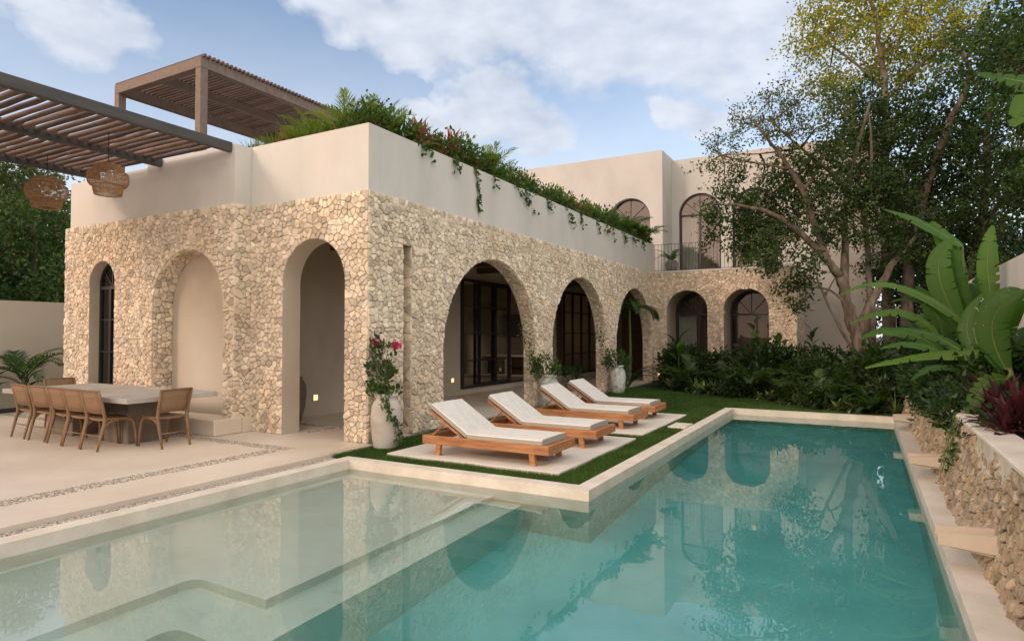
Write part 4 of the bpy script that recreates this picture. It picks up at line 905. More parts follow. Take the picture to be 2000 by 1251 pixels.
def palm(name, n, L, label, cat='palm', mat='leaf_palm', tint=.45, el=(.7, 1.45), droop=(.9, 1.8), ll=.26, nl=24, h=0, group=None, lw=.012, hang=.35):
    r_ = empty(name, (0, 0, 0), 0, label, cat, group); f = MB(); s_ = MB()
    for k in range(n):
        az = k * 2.4 + rnd.uniform(-.3, .3); e_ = rnd.uniform(*el); a = rnd.uniform(0, 6.28)
        b = (math.cos(a) * .06, math.sin(a) * .06, h); 
        frond(f, b, az, e_, L * rnd.uniform(.7, 1.1), rnd.uniform(*droop), nl, ll, lw, tint + rnd.uniform(-.2, .2), hang=hang)
        if h == 0 and k % 2 == 0: s_.tube([(b[0], b[1], 0), (b[0] + math.cos(az) * .03, b[1] + math.sin(az) * .03, L * .22)], [.018, .009], 6)
    if h: s_.tube([(0, 0, 0), (.02, 0, h * .5), (0, 0, h)], [.05, .04, .035], 8)
    f.build('fronds', M[mat], r_); s_.build('stem', M['stem'], r_); return r_
def rosette(name, heads, L, W, label, cat, mat, n=22, tint=.5, group=None, el=(.15, 1.4), tip=None, droop=(.4, 1.3), fold=.25, pw=.7):
    r_ = empty(name, (0, 0, 0), 0, label, cat, group); f = MB(); s_ = MB(); t_ = MB()
    for (x, y, h) in heads:
        s_.tube([(x * .3, y * .3, 0), (x * .8, y * .8, h * .5), (x, y, h)], [.016, .013, .011], 6)
        for k in range(n):
            q = k / n; e_ = el[0] + (el[1] - el[0]) * q + rnd.uniform(-.12, .12)
            b = t_ if (tip and q > .72) else f
            blade(b, (x, y, h - .10 * (1 - q) * min(1, h * 3)), k * 2.4 + rnd.uniform(-.2, .2), e_, L * rnd.uniform(.75, 1.1), W * rnd.uniform(.8, 1.15), rnd.uniform(*droop) * (1.2 - q), tint + rnd.uniform(-.3, .3), fold=fold, pw=pw)
    f.build('leaves', M[mat], r_); s_.build('stem', M['stem'], r_)
    if tip: t_.build('young_leaves', M[tip], r_)
    return r_
def bush(name, r, h, n, leaf, label, cat, mat, tint=(.45, .25), group=None, wide=.5):
    """leafy shrub: stems from the ground, leaves all round the stem ends"""
    r_ = empty(name, (0, 0, 0), 0, label, cat, group); f = MB(); s_ = MB(); k = max(6, int(n / 16))
    tips = ball(k, .3) * np.array([r, r, h * .5]) + np.array([0, 0, h * .52]); tips[:, 2] = np.maximum(tips[:, 2], .03)
    for p in tips[::2]: s_.tube([(p[0]*.2, p[1]*.2, 0), (p[0]*.6, p[1]*.6, p[2]*.6), p], [.008, .006, .003], 4, cap=False)
    idx = rng.integers(0, k, n); P = tips[idx] + rng.normal(size=(n, 3)) * r * .16; P[:, 2] = np.maximum(P[:, 2], .02); D = unit(P - np.array([0, 0, h * .25])) + rng.normal(size=(n, 3)) * .55
    ct = rng.normal(size=k) * tint[1] * .7 + tint[0]
    leaves(f, P, D, leaf * (.6 + .8 * rng.random(n)), leaf * wide * (.8 + .4 * rng.random(n)), ct[idx] + rng.normal(size=n) * tint[1] * .6)
    f.build('leaves', M[mat], r_); s_.build('stem', M['stem'], r_); return r_
def put(o, x, y, z, s=1.0, a=None, label=None, group=None):
    o.location = (x, y, z); o.scale = (s, s, s); o.rotation_euler = (0, 0, rnd.uniform(0, 6.28) if a is None else a)
    if label: o['label'] = label
    if group: o['group'] = group
    return o
def vine(pts, nleaf, leaf, label, cat='vine', mat='leaf_mid', spread=.03, strands=1, group=None, tint=(.5, .25), wide=.8):
    r_ = empty('vine', pts[0], 0, label, cat, group); P0 = np.array(pts, float) - np.array(pts[0]); f = MB(); s_ = MB()
    for q in range(strands):
        k = len(P0); t = np.linspace(0, k - 1, 18); C = np.stack([np.interp(t, np.arange(k), P0[:, i]) for i in range(3)], 1); C[1:] += np.cumsum(rng.normal(size=(17, 3)) * .012, 0) * np.array([.3, 1, .5])
        C += np.array([0, rnd.uniform(-1, 1) * spread * 2 * (strands > 1), 0]); s_.tube(C, np.linspace(.004, .002, 18), 4, cap=False)
        m = nleaf // strands; j = rng.random(m) * 16.9; i0 = j.astype(int); fr = (j - i0)[:, None]; P = C[i0] * (1 - fr) + C[i0 + 1] * fr + rng.normal(size=(m, 3)) * spread * np.array([.5, 1, 1]) + np.array([abs(rng.normal()) * .01 + .006, 0, 0])
        leaves(f, P, rng.normal(size=(m, 3)) * .7 + np.array([.5, 0, -.8]), leaf * (.6 + .7 * rng.random(m)), leaf * wide, rng.normal(size=m) * tint[1] + tint[0])
    f.build('leaves', M[mat], r_); s_.build('stem', M['stem'], r_); return r_

# ---- trees
def tree(name, label, limbs, blobs, per, leaf, mat, barkm='bark', base=(0, 0, 0), group=None, cat='tree', **kw):
    r_ = empty(name, (0, 0, 0), 0, label, cat, group); b = MB(); tw = MB(); f = MB()
    for pts, r0, r1 in limbs: limb(b, pts, r0, r1)
    crown(f, tw, blobs, per, leaf, limbs=[l[0] for l in limbs], **kw)
    b.build('trunk', M[barkm], r_, smooth=True); tw.build('twigs', M[barkm], r_); f.build('crown', M[mat], r_)
    return r_
TA = [([(6.45,11.5,-.1),(6.30,11.5,.6),(6.15,11.5,1.3),(6.0,11.5,1.75),(5.87,11.4,2.39),(5.71,11.3,3.05)], .21, .12),
      ([(5.71,11.3,3.05),(5.25,11.2,3.72),(4.78,11,4.26),(4.07,10.8,4.83),(3.2,10.6,5.02),(2.7,10.6,5.1)], .11, .02),
      ([(5.45,11.3,3.40),(5.19,11.2,4.26),(4.91,11.1,5.34),(4.43,11,6.19),(4.08,10.8,6.73),(3.6,10.9,7.4)], .10, .02),
      ([(5.80,11.4,2.60),(5.82,11.6,3.6),(5.83,11.9,4.99),(6.08,12,6.34),(6.45,12,7.64)], .12, .03),
      ([(6.15,11.5,1.5),(6.39,11.7,2.39),(6.86,12,3.32),(7.44,12.3,4.11)], .15, .05),
      ([(6.20,11.4,.70),(6.03,11.3,1.08),(5.7,11.2,1.73),(5.36,11.1,2.52),(5.2,11,3.0)], .06, .025),
      ([(5.36,11.1,2.52),(5.6,11.2,3.0)], .03, .015), ([(5.95,11.3,2.2),(5.5,11.3,2.75),(4.9,11.2,2.8),(4.5,11.2,2.7)], .035, .012),
      ([(4.78,11,4.26),(4.3,11,3.9),(3.9,11,3.6)], .04, .01), ([(4.91,11.1,5.34),(5.3,11.2,5.9),(5.5,11,6.8)], .05, .015), ([(4.6,11,5.9),(3.9,10.9,6.1),(3.2,10.8,6.3),(2.6,10.9,6.6)], .04, .01)]
AB = [(2.76,10.8,4.82,.44),(3.08,11.3,5.44,.62),(3.67,11.8,4.61,.67),(3.18,12.3,4.13,.5),(4.3,10.8,3.6,.67),(4.5,11.3,2.83,.40),(3.95,11.8,5.16,.67),(4.68,12.3,4.89,.74),(5.03,10.8,3.3,.45),(5.26,11.3,5.21,.74),(4.54,11.8,5.8,.74),(5.71,11.8,4.71,.6),(5.95,12.3,5.88,.8),(5.15,11.3,6.3,.7),(3.4,11.2,4.9,.55),(4.0,11,4.3,.6),(2.5,10.9,4.35,.22),(4.35,11.5,4.35,.55),(3.5,11.5,3.9,.4),(6.4,11.8,4.3,.6),(6.9,12,3.7,.55),(7.3,12.3,4.5,.7),(6.3,12,5.3,.7),(6.9,12.2,5.4,.75),(4.9,11.2,2.35,.3),(5.4,11.3,4.2,.5)]
tree('broadleaf_tree', 'dark leaved tree with a leaning forked trunk in front of the stone wing', TA, AB, 3.6, .115, 'leaf_tree', nleaf=30, clump=.16, tint=(.45,.28))
AF = [(3.76,12.3,6.15,.55),(3.18,10.8,6.31,.55),(2.68,11.3,6.9,.45),(3.43,11.8,7.5,.6),(3.91,12.3,8.2,.6),(4.58,10.8,6.79,.65),(4.79,11.3,7.71,.67),(2.39,11.3,6.25,.33),(5.53,10.8,6.9,.7),(2.9,11.2,5.9,.35),(4.2,11.2,7.2,.5)]
tree('feathery_tree', 'slender tree with airy feathery foliage reaching over the upper floor', [([(6.62,12.6,-.1),(6.44,12.3,.93),(6.39,12.3,2.28),(6.35,12.3,3.64),(6.3,12.2,4.9),(5.6,12,5.8),(4.8,11.7,6.6),(4.1,11.6,7.4)], .11, .02), ([(6.3,12.2,4.9),(6.5,12.2,6.2),(6.4,12,7.5)], .06, .015), ([(4.8,11.7,6.6),(3.8,11.4,6.5),(2.8,11.3,6.6)], .03, .008)], AF, 4.0, .09, 'leaf_olive', 'bark_pale', nleaf=20, clump=.15, tint=(.4,.3))
YB_ = [(5.4,15,11.07,.92),(4.76,15.8,10.71,.6),(6.25,16.6,11.89,1.11),(7.04,15,10.21,.95),(6.51,15.8,10,.8),(5.63,16.6,10.31,.7),(7.82,15,10.8,1.11),(7.33,15.8,9.51,.85),(8.33,16.6,10.09,1.05),(8.81,15,10.26,1.0),(5.08,15.8,12.16,.83),(4.4,16.6,11.63,.46),(6.53,15,12.22,1.11),(7.77,15.8,12.43,1.29),(9.01,16.6,12.33,1.11),(5.0,15.5,9.7,.5),(5.7,15.2,9.2,.5)]
tree('tall_tree', 'tall tree with a pale trunk and thin yellow green foliage lit by the low sun', [([(6.95,15,-.1),(6.89,15,3),(6.83,15,5.45),(6.83,15,7.77),(6.87,15,9.47),(6.72,15,10.76),(6.5,15,12)], .19, .04),
      ([(6.87,15,8.6),(7.6,15.1,9.4),(8.3,15.3,10.0),(9.0,15,10.3)], .07, .02), ([(6.85,15,9.0),(6.2,15.3,9.9),(5.5,15.4,10.7),(4.9,15.6,11.4)], .06, .015), ([(6.8,15,10.2),(7.4,15.3,11.3),(7.8,15.6,12.3)], .05, .015), ([(6.85,15,7.6),(6.2,15.2,8.6),(5.6,15.3,9.3)], .05, .012)], YB_, 3.4, .12, 'leaf_gold_sunlit', 'bark_pale', nleaf=20, clump=.22, tint=(.45,.3))
DB = [(5.96,13.5,8.0,.8),(6.73,14.2,8.01,1.0),(7.53,14.9,7.93,1.05),(8.47,15.6,8.14,1.05),(6.46,13.5,6.82,1.0),(7.35,14.2,6.57,1.15),(8.39,14.9,6.75,1.15),(6.96,14.2,5.59,1.0),(8,14.9,5.46,1.1),(7.4,13.5,4.27,.85),(6.2,13.8,7.4,.7),(6.9,14.5,3.3,.7),(7.6,14.4,2.9,.7),(8.1,14.2,3.6,.7)]
tree('broadleaf_tree', 'dense dark tree filling the middle of the grove behind the far end of the pool', [([(7.4,14,-.1),(7.28,14,1.75),(7.36,14,3.48),(7.69,14,5.18),(8.3,14,7.25),(8.9,14,8.55),(8.57,14,9.47)], .2, .04), ([(7.6,14,4.8),(7.1,14,6),(6.6,13.9,7.2)], .08, .02), ([(7.36,14,3.4),(6.9,14,4.4),(6.7,14,5.4)], .07, .02)], DB, 2.7, .13, 'leaf_tree', nleaf=32, clump=.2, tint=(.4,.3))
DB2 = [(9.32,15.6,7.4,1.12),(9.66,13.5,6.22,1.2),(9.05,15.6,5.64,1.03),(9.54,13.5,4.91,1.03),(9.26,14.2,8.69,1.03),(10.06,14.9,9.64,1.1),(10.16,15.6,8.29,1.0),(8.4,14.2,4.44,.8),(9.3,14.9,4.1,.9),(9.2,13,3.2,.7),(8.6,14.5,3.3,.6),(10.2,13.2,7.8,1.1),(10,12.5,5.4,1.0)]
tree('broadleaf_tree', 'dark spreading tree rising behind the right hand garden wall', [([(8.9,14.5,-.1),(8.6,14.5,2.89),(9.1,14.5,4.42),(9.27,14.5,6.1),(9.23,14.5,7.24),(9.6,14.6,9.2)], .17, .04), ([(9.1,14.5,4.4),(9.7,13.8,5.6),(9.9,13.4,7)], .07, .02), ([(8.7,14.5,3.2),(8.3,14.4,4.3),(7.9,14.4,5.6)], .05, .02)], DB2, 2.5, .13, 'leaf_tree', nleaf=32, clump=.2, tint=(.42,.3))
tree('broadleaf_tree', 'green tree at the upper right edge with leaves catching yellow light', [([(10.6,11,-.1),(10.4,11,3),(10.1,11,6),(9.8,11,8.2),(9.3,11,9.4)], .16, .04), ([(10.1,11,6),(9.6,11.2,7.4),(9.0,11.5,8.3)], .06, .02)],
     [(9.3,11,8.6,.8),(9.0,11.5,7.6,.7),(9.9,11,9.6,.9),(9.2,11.3,6.8,.6),(9.7,10.6,7.6,.9),(9.9,11,6.4,.8),(8.6,11.6,8.6,.55),(10.4,11,8.4,.9),(9.8,10.8,5.2,.7)], 3.2, .12, 'leaf_mid', nleaf=28, clump=.18, tint=(.45,.35))
BGB = [(x, 19.5 + (i % 3), z, 1.3) for i, (x, z) in enumerate([(7.4,2.2),(8.8,2.6),(10.2,3),(7.6,4.2),(9.2,4.8),(10.8,5.2),(8.3,3.4),(9.9,3.6),(11.6,4),(7.9,5.8),(11.4,6.8)])]
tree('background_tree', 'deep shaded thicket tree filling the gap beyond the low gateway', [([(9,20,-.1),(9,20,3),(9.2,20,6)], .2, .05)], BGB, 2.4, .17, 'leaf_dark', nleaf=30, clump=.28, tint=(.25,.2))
# jungle beyond the left garden wall
def simple_tree(name, label, x, y, h, r, mat, n, per=2.2, leaf=.17, group=None, z0=1.5, tint=(.4,.3), bk='bark'):
    bl = []
    for k in range(n):
        t = rnd.random(); zz = z0 + (h - z0) * t; rr = r * (1.05 - .75 * abs(t - .4)); a = rnd.uniform(0, 6.28); bl.append((x + rr * math.cos(a) * rnd.uniform(.2, .9), y + rr * math.sin(a) * rnd.uniform(.2, .9), zz - .3, rnd.uniform(.45, .8) * r * .62))
    tree(name, label, [([(x, y, -.1), (x + .1, y, h * .3), (x - .1, y + .1, h * .6), (x, y, h * .85)], .16, .04), ([(x, y, h * .35), (x + .7, y + .4, h * .6), (x + 1.1, y + .5, h * .75)], .07, .02), ([(x, y, h * .4), (x - .6, y - .3, h * .65)], .06, .02)], bl, per, leaf, mat, bk, nleaf=30, clump=.24, tint=tint, group=group)
for (x, y, h, r, mt, nb, lb) in [(-13.2, 1.6, 5.2, 1.7, 'leaf_mid', 16, 'leafy green jungle tree just over the left wall, beside the corner of the house'), (-14.6, -.4, 5.6, 1.9, 'leaf_mid', 16, 'broad green jungle tree at the left edge behind the garden wall'),
                       (-17.5, 3.4, 7.4, 2.4, 'leaf_olive', 15, 'tall olive topped jungle tree standing highest behind the left wall'), (-19, .4, 7.5, 2.6, 'leaf_mid', 15, 'far green jungle tree behind the hanging lamps'), (-12.4, 3.6, 4.6, 1.5, 'leaf_dark', 13, 'low dark jungle tree tucked against the house corner beyond the wall'), (-13.0, -1.8, 4.4, 1.5, 'leaf_dark', 12, 'dark low tree at the far left edge of the picture beyond the wall')]:
    simple_tree('jungle_tree', lb, x, y, h, r, mt, nb, z0=.9, leaf=.15)
for (x, y, h, r, lb) in [(-16, 8, 6.5, 2.4, 'jungle tree hidden mostly behind the house on the left'), (-22, 6, 8, 3, 'distant jungle tree far behind the left wall')]: simple_tree('jungle_tree', lb, x, y, h, r, 'leaf_mid', 12, leaf=.2)
# trees behind the camera, seen only mirrored in glass and water
# ---- roof planting
ZP = 4.52
PROT = {}
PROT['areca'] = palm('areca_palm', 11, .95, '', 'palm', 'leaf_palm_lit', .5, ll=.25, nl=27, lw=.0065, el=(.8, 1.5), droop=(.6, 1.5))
PROT['areca2'] = palm('areca_palm', 12, .85, '', 'palm', 'leaf_palm', .55, ll=.24, nl=26, droop=(1.0, 2.0), lw=.010)
PROT['cord'] = rosette('cordyline', [(.0, 0, .42), (.12, .1, .28), (-.12, .06, .22)], .38, .085, '', 'cordyline', 'leaf_bronze', 20, .5, tip='leaf_pink')
PROT['cordg'] = rosette('cordyline', [(.0, 0, .40), (-.1, .12, .25), (.13, -.05, .2)], .36, .08, '', 'cordyline', 'leaf_bronze', 20, .75)
PROT['bush'] = bush('leafy_shrub', .40, .75, 700, .10, '', 'shrub', 'leaf_roof', (.45, .3))
PROT['bushd'] = bush('leafy_shrub', .42, .62, 800, .085, '', 'shrub', 'leaf_mid', (.5, .3))
PROT['grass'] = rosette('strap_leaf_plant', [(0, 0, .05), (.1, .05, .04), (-.1, 0, .05)], .62, .022, '', 'strap leaf plant', 'leaf_palm_lit', 34, .4, el=(.5, 1.5), droop=(.6, 1.8), pw=.5)
used = set()
def plant(kind, x, y, z, s, label, group=None, a=None):
    o = PROT[kind]
    if kind in used: o = copy_tree(o)
    used.add(kind); return put(o, x, y, z, s, a, label, group)
ORD = ['nearest the corner', 'second from the corner', 'third from the corner', 'fourth from the corner', 'fifth from the corner', 'sixth from the corner', 'seventh from the corner', 'eighth from the corner', 'farthest from the corner']
for i, (y, s, x) in enumerate([(.35, .95, -.72), (.95, 1.05, -.6), (1.35, .95, -.85), (4.0, 1.15, -.5), (5.4, .95, -.7), (7.4, 1.0, -.6), (9.6, 1.0, -.7)]):
    plant('areca', x, y, ZP, s, 'feathery areca palm on the roof edge above the arcade, %s' % ORD[i], 'areca palms on the roof')
for i, (y, s, x) in enumerate([(1.75, 1.15, -.48), (2.75, 1.2, -.46), (3.45, 1.0, -.46), (6.0, 1.05, -.48), (8.6, 1.0, -.48), (10.9, .95, -.48)]):
    plant('cord' if i in (1, 4) else 'cordg', x, y, ZP, s, 'bronze leaved cordyline on the roof edge above the arcade, %s' % ORD[i], 'cordylines on the roof')
for i, y in enumerate([.7, 2.2, 4.3, 5.0, 6.8, 7.7, 9.4, 10.2, 11.6]): plant('cordg', -.42, y, ZP - .05, .8, 'small bronze cordyline poking out of the shrub row above the arcade', 'small cordylines in the shrub row')
for i, y in enumerate(np.arange(.45, 14.0, .50)):
    plant('bush' if i % 2 else 'bushd', -.46 - .1 * rnd.random(), y, ZP - .03, rnd.uniform(.78, 1.1) * (1.0 if y < 9 else 1.1), ('bright' if i % 2 else 'dark') + ' leafy shrub in the dense row along the roof edge over the arcade', 'bright shrubs along the roof edge' if i % 2 else 'dark shrubs along the roof edge')
for i, (y, s) in enumerate([(12.2, 1.35), (13.1, 1.5), (13.95, 1.6)]):
    plant('areca2', -.45, y, ZP, s, 'drooping palm at the end of the roof planter before the balcony, %s' % ['nearest', 'middle one', 'last one'][i], 'palms at the end of the roof planter')
for i, x in enumerate([-4.6, -4.1, -3.6, -3.1, -2.65, -2.2, -1.8, -1.3]):
    plant('bush' if i % 2 else 'bushd', x, .62 + .1 * rnd.random(), ZP - .03, .58, ('bright' if i % 2 else 'dark') + ' low shrub along the roof edge over the tall doorway', ('bright' if i % 2 else 'dark') + ' low shrubs over the doorway')
for i, (x, s) in enumerate([(-4.4, .8), (-3.9, .75), (-3.2, .85), (-2.5, .95), (-2.0, 1.15), (-1.55, 1.1)]):
    plant('grass', x, .6, ZP, s, 'upright grassy plant on the roof edge over the doorway, %s' % ['far left', 'second from the left', 'third from the left', 'fourth from the left', 'next to the palms', 'closest to the corner'][i], 'grassy plants on the roof')
for i, (x, s) in enumerate([(-4.3, .6), (-3.0, .65), (-1.9, .95), (-1.1, .9)]):
    plant('areca', x, .75, ZP, s, 'feathery palm over the tall doorway, %s' % ['leftmost, by the pergola beam', 'second from the left', 'third, near the corner', 'at the corner itself'][i], 'feathery palms over the doorway')
for i, (x, s) in enumerate([(-2.3, .8), (-1.0, .9)]): plant('cordg', x, .55, ZP, s, 'reddish cordyline over the tall doorway, %s' % ['left one', 'right one near the corner'][i], 'cordylines over the doorway')
for i, (y, ln, y2, n, lb) in enumerate([(2.85, .78, 3.02, 70, 'long thin ivy strand hanging down the pale parapet above the first arch'), (4.3, .45, 5.35, 46, 'slanting ivy strand trailing over the parapet between the first two arches'), (6.9, .42, 7.35, 34, 'short ivy strand over the parapet above the second arch'), (8.8, .35, 9.0, 22, 'tiny ivy strand on the parapet past the second arch'), (3.5, .2, 3.6, 16, 'stub of ivy creeping over the parapet rim'), (10.1, .38, 10.3, 16, 'sparse ivy strand at the far part of the parapet')]):
    vine([(-.20, y, 4.66), (.02, y + .02, 4.635), (.03, (y + y2) / 2, 4.62 - ln * .45), (.03, y2, 4.62 - ln)], n, .085, lb)
for i, (y, ln) in enumerate([(1.3, .12), (2.2, .16), (4.9, .22), (5.9, .18), (7.8, .26), (9.6, .20), (11.1, .28), (12.0, .20), (12.9, .26)]):
    vine([(-.20, y, 4.66), (.02, y + .02, 4.635), (.03, y + .06, 4.62 - ln * .5), (.03, y + .10, 4.62 - ln)], 34, .08, 'leafy tuft of ivy spilling over the parapet rim above the arcade', group='ivy tufts on the parapet rim', spread=.05, strands=2)
# ---- pots by the arcade
B_ = bush('bougainvillea', .18, .9, 520, .065, 'bougainvillea with a magenta bloom growing in the tall clay jar by the corner', 'bougainvillea', 'leaf_dark', (.75, .3), wide=.65); put(B_, .22, .04, .66, 1, 0)
f = MB(); n = 46; P = rng.normal(size=(n, 3)) * np.array([.03, .035, .022]) + np.array([.08, .22, .74]); leaves(f, P, rng.normal(size=(n, 3)), .055, .05, rng.random(n)); n = 12; P = rng.normal(size=(n, 3)) * .03 + np.array([-.02, -.1, .78]); leaves(f, P, rng.normal(size=(n, 3)), .05, .045, rng.random(n)); f.build('flowers', M['flower'], B_)
f = MB(); n = 160; a = rng.random(n) * 6.28; rr = rng.random(n) * .25; P = np.stack([.06 + rr * np.cos(a), rr * np.sin(a) * 1.2, .06 + rng.random(n) * .10], 1); leaves(f, P, rng.normal(size=(n, 3)) + np.array([0, 0, .5]), .07, .05, rng.random(n)); f.build('leaves', M['leaf_mid'], B_)
v = vine([(.40, -.10, .72), (.50, -.16, .60), (.545, -.08, .42), (.55, -.02, .22), (.54, -.0, .10)], 110, .06, 'ivy trailing down the front of the tall clay jar by the corner', strands=2, tint=(.6, .3), spread=.028)
vine([(.12, 5.2, .62), (.06, 4.95, 1.0), (.05, 4.75, 1.4), (.05, 4.5, 1.75)], 150, .07, 'climbing vine on the pillar between the first two arches, rising from its jar', strands=3, spread=.10, mat='leaf_mid', wide=.5)
put(bush('leafy_shrub', .33, .5, 380, .08, 'small leafy shrub growing out of the jar between the first two arches', 'shrub', 'leaf_mid', wide=.5), .30, 5.28, .62, 1)
vine([(.12, 9.5, .66), (.06, 9.2, 1.1), (.05, 9.05, 1.5), (.05, 8.8, 1.75)], 120, .075, 'climbing vine on the pillar between the second and third arches', strands=3, spread=.10, wide=.5)
put(bush('leafy_shrub', .38, .5, 380, .09, 'small leafy shrub growing out of the jar between the second and third arches', 'shrub', 'leaf_mid', wide=.5), .34, 9.62, .62, 1)
put(bush('leafy_shrub', .26, .4, 260, .09, 'small shrub in the low dark pot in the shade of the second arch', 'shrub', 'leaf_dark', wide=.5), -.9, 9.3, .25, 1)
put(palm('gallery_palm', 13, 1.25, 'palm with long drooping fronds spilling out of the third arch', 'palm', 'leaf_palm', .25, h=2.35, ll=.32, nl=30, el=(.1, .9), droop=(1.4, 2.2), lw=.016, hang=.6), -.22, 12.3, 0, 1, .4)
put(palm('potted_palm', 9, .75, 'small palm in the round pot behind the balcony railing', 'palm', 'leaf_palm', .5, ll=.16, nl=18), .42, 14.95, 4.1, 1)
put(palm('areca_palm', 10, 1.1, 'dark palm filling the foot of the third arch', 'palm', 'leaf_palm', .1, ll=.25, nl=22), .05, 11.2, 0, 1)
# ---- planted bed behind the lawn
def in_bed(x, y):
    fr = np.interp(x, [.6, 1.27, 2.6, 3.95, 5.4, 6.1, 7.0], [12.6, 11.1, 10.3, 9.6, 7.9, 7.5, 7.4]); return fr
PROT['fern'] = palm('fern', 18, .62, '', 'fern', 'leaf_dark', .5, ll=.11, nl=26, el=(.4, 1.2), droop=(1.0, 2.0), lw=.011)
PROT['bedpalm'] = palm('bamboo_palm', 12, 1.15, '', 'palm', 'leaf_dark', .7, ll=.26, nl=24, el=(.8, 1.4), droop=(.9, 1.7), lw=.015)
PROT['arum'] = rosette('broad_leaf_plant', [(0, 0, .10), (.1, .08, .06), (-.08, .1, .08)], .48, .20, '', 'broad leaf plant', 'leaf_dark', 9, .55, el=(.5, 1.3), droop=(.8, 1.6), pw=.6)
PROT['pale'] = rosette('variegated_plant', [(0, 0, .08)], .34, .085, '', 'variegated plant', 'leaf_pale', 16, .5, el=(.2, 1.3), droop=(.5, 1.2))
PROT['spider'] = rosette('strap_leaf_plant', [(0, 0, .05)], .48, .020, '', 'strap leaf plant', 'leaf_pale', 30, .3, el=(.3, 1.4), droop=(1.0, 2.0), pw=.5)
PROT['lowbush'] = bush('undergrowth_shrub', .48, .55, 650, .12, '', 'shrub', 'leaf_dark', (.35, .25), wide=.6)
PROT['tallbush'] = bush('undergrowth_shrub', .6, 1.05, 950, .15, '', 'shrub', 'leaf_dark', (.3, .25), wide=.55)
PROT['cordred'] = rosette('cordyline', [(0, 0, .35), (.14, .08, .22), (-.1, -.1, .18)], .42, .09, '', 'cordyline', 'leaf_red', 20, .45)
LAB = {'fern': 'dark green fern in the shaded bed behind the pool', 'bedpalm': 'slender fronded palm rising from the shaded bed behind the pool', 'arum': 'broad leaved dark plant in the shaded bed behind the pool', 'pale': 'pale variegated rosette plant at the front of the shaded bed', 'spider': 'thin strappy pale leaved plant at the front of the shaded bed', 'lowbush': 'low dark shrub in the shaded bed behind the pool', 'tallbush': 'tall dark shrub at the back of the shaded bed below the arches'}
def bedplant(k, x, y, s): plant(k, x, y, -.04, s, LAB[k], k and LAB[k].replace(' in ', 's in ', 1) if False else 'bed plants: ' + LAB[k])
for i in range(36):
    x = .75 + i * .172; fr = in_bed(x, 0)
    bedplant(['pale', 'fern', 'spider', 'arum', 'pale', 'spider', 'lowbush', 'fern', 'spider', 'pale'][i % 10], x + rnd.uniform(-.08, .08), fr + .08 + rnd.uniform(0, .3), rnd.uniform(.6, 1.2))
for i in range(22):
    x = .85 + i * .28; fr = in_bed(x, 0); bedplant(['arum', 'bedpalm', 'fern', 'lowbush', 'bedpalm', 'arum'][i % 6], x + rnd.uniform(-.1, .1), fr + .85 + rnd.uniform(-.2, .4), rnd.uniform(.8, 1.35))
for i in range(18):
    x = 1.0 + i * .35; fr = in_bed(x, 0); bedplant(['tallbush', 'bedpalm', 'arum', 'bedpalm'][i % 4], x, min(13.7, fr + 1.9 + rnd.uniform(0, .5)), rnd.uniform(.75, 1.25))
for i in range(9):
    bedplant(['tallbush', 'bedpalm', 'lowbush'][i % 3], 4.5 + i * .36, 12.4 + (i % 3) * .9 - max(0, i - 5) * .5, rnd.uniform(.9, 1.1))
def stem_plant(name, x, y, z, h, lv, L, W, label, mat='leaf_mid', cat='plant', tint=.5):
    r_ = empty(name, (x, y, z), 0, label, cat); f = MB(); s_ = MB(); s_.tube([(0, 0, 0), (.02, 0, h * .5), (0, .01, h)], [.022, .018, .010], 6)
    for k in range(lv):
        t = .45 + .55 * k / max(1, lv - 1); blade(f, (0, 0, h * t), k * 2.4 + .5, .5 + .7 * t, L * rnd.uniform(.8, 1.1), W, 1.0, tint + rnd.uniform(-.2, .2), n=10, pw=.8, stalk=.12)
    f.build('leaves', M[mat], r_); s_.build('stem', M['stem'], r_); return r_
stem_plant('young_banana', 1.15, 12.9, 0, 1.25, 6, .75, .22, 'young banana plant standing before the left arched window of the wing', 'leaf_banana')
stem_plant('tall_leaf_plant', 3.36, 13.2, 0, 1.85, 6, .42, .30, 'thin stemmed plant with round leaves before the right arched window', 'leaf_mid')
stem_plant('tall_leaf_plant', 4.05, 13.3, 0, 1.3, 8, .5, .16, 'upright leafy plant at the end corner of the stone wing', 'leaf_dark', tint=.8)
stem_plant('dark_rubber_plant', 4.85, 14.6, 0, 1.6, 10, .45, .15, 'dark upright rubber plant against the beige wall beyond the wing', 'leaf_dark')
# ---- left corner bed
stem_plant('dark_rubber_plant', -9.4, -.15, 0, .85, 9, .42, .15, 'dark rubber plant with glossy leaves by the left garden wall', 'leaf_dark')
stem_plant('dark_rubber_plant', -9.2, -.85, 0, .9, 9, .42, .15, 'lower dark rubber plant at the left edge behind the chairs', 'leaf_dark')
stem_plant('dark_rubber_plant', -8.3, .25, 0, .9, 8, .5, .19, 'broad leaved dark plant between the garden wall and the house corner', 'leaf_dark')
put(palm('garden_palm', 9, 1.15, 'feathery palm with an arching frond against the left garden wall', 'palm', 'leaf_palm', .3, ll=.34, nl=30, el=(.5, 1.2), droop=(1.0, 1.8), lw=.010, h=.55), -8.9, -.42, .1, 1, .6)
put(palm('garden_palm', 9, 1.2, 'palm at the left picture edge with only frond tips showing', 'palm', 'leaf_dark', .5, ll=.28, nl=26, lw=.014), -9.3, -1.5, .3, 1, 2)
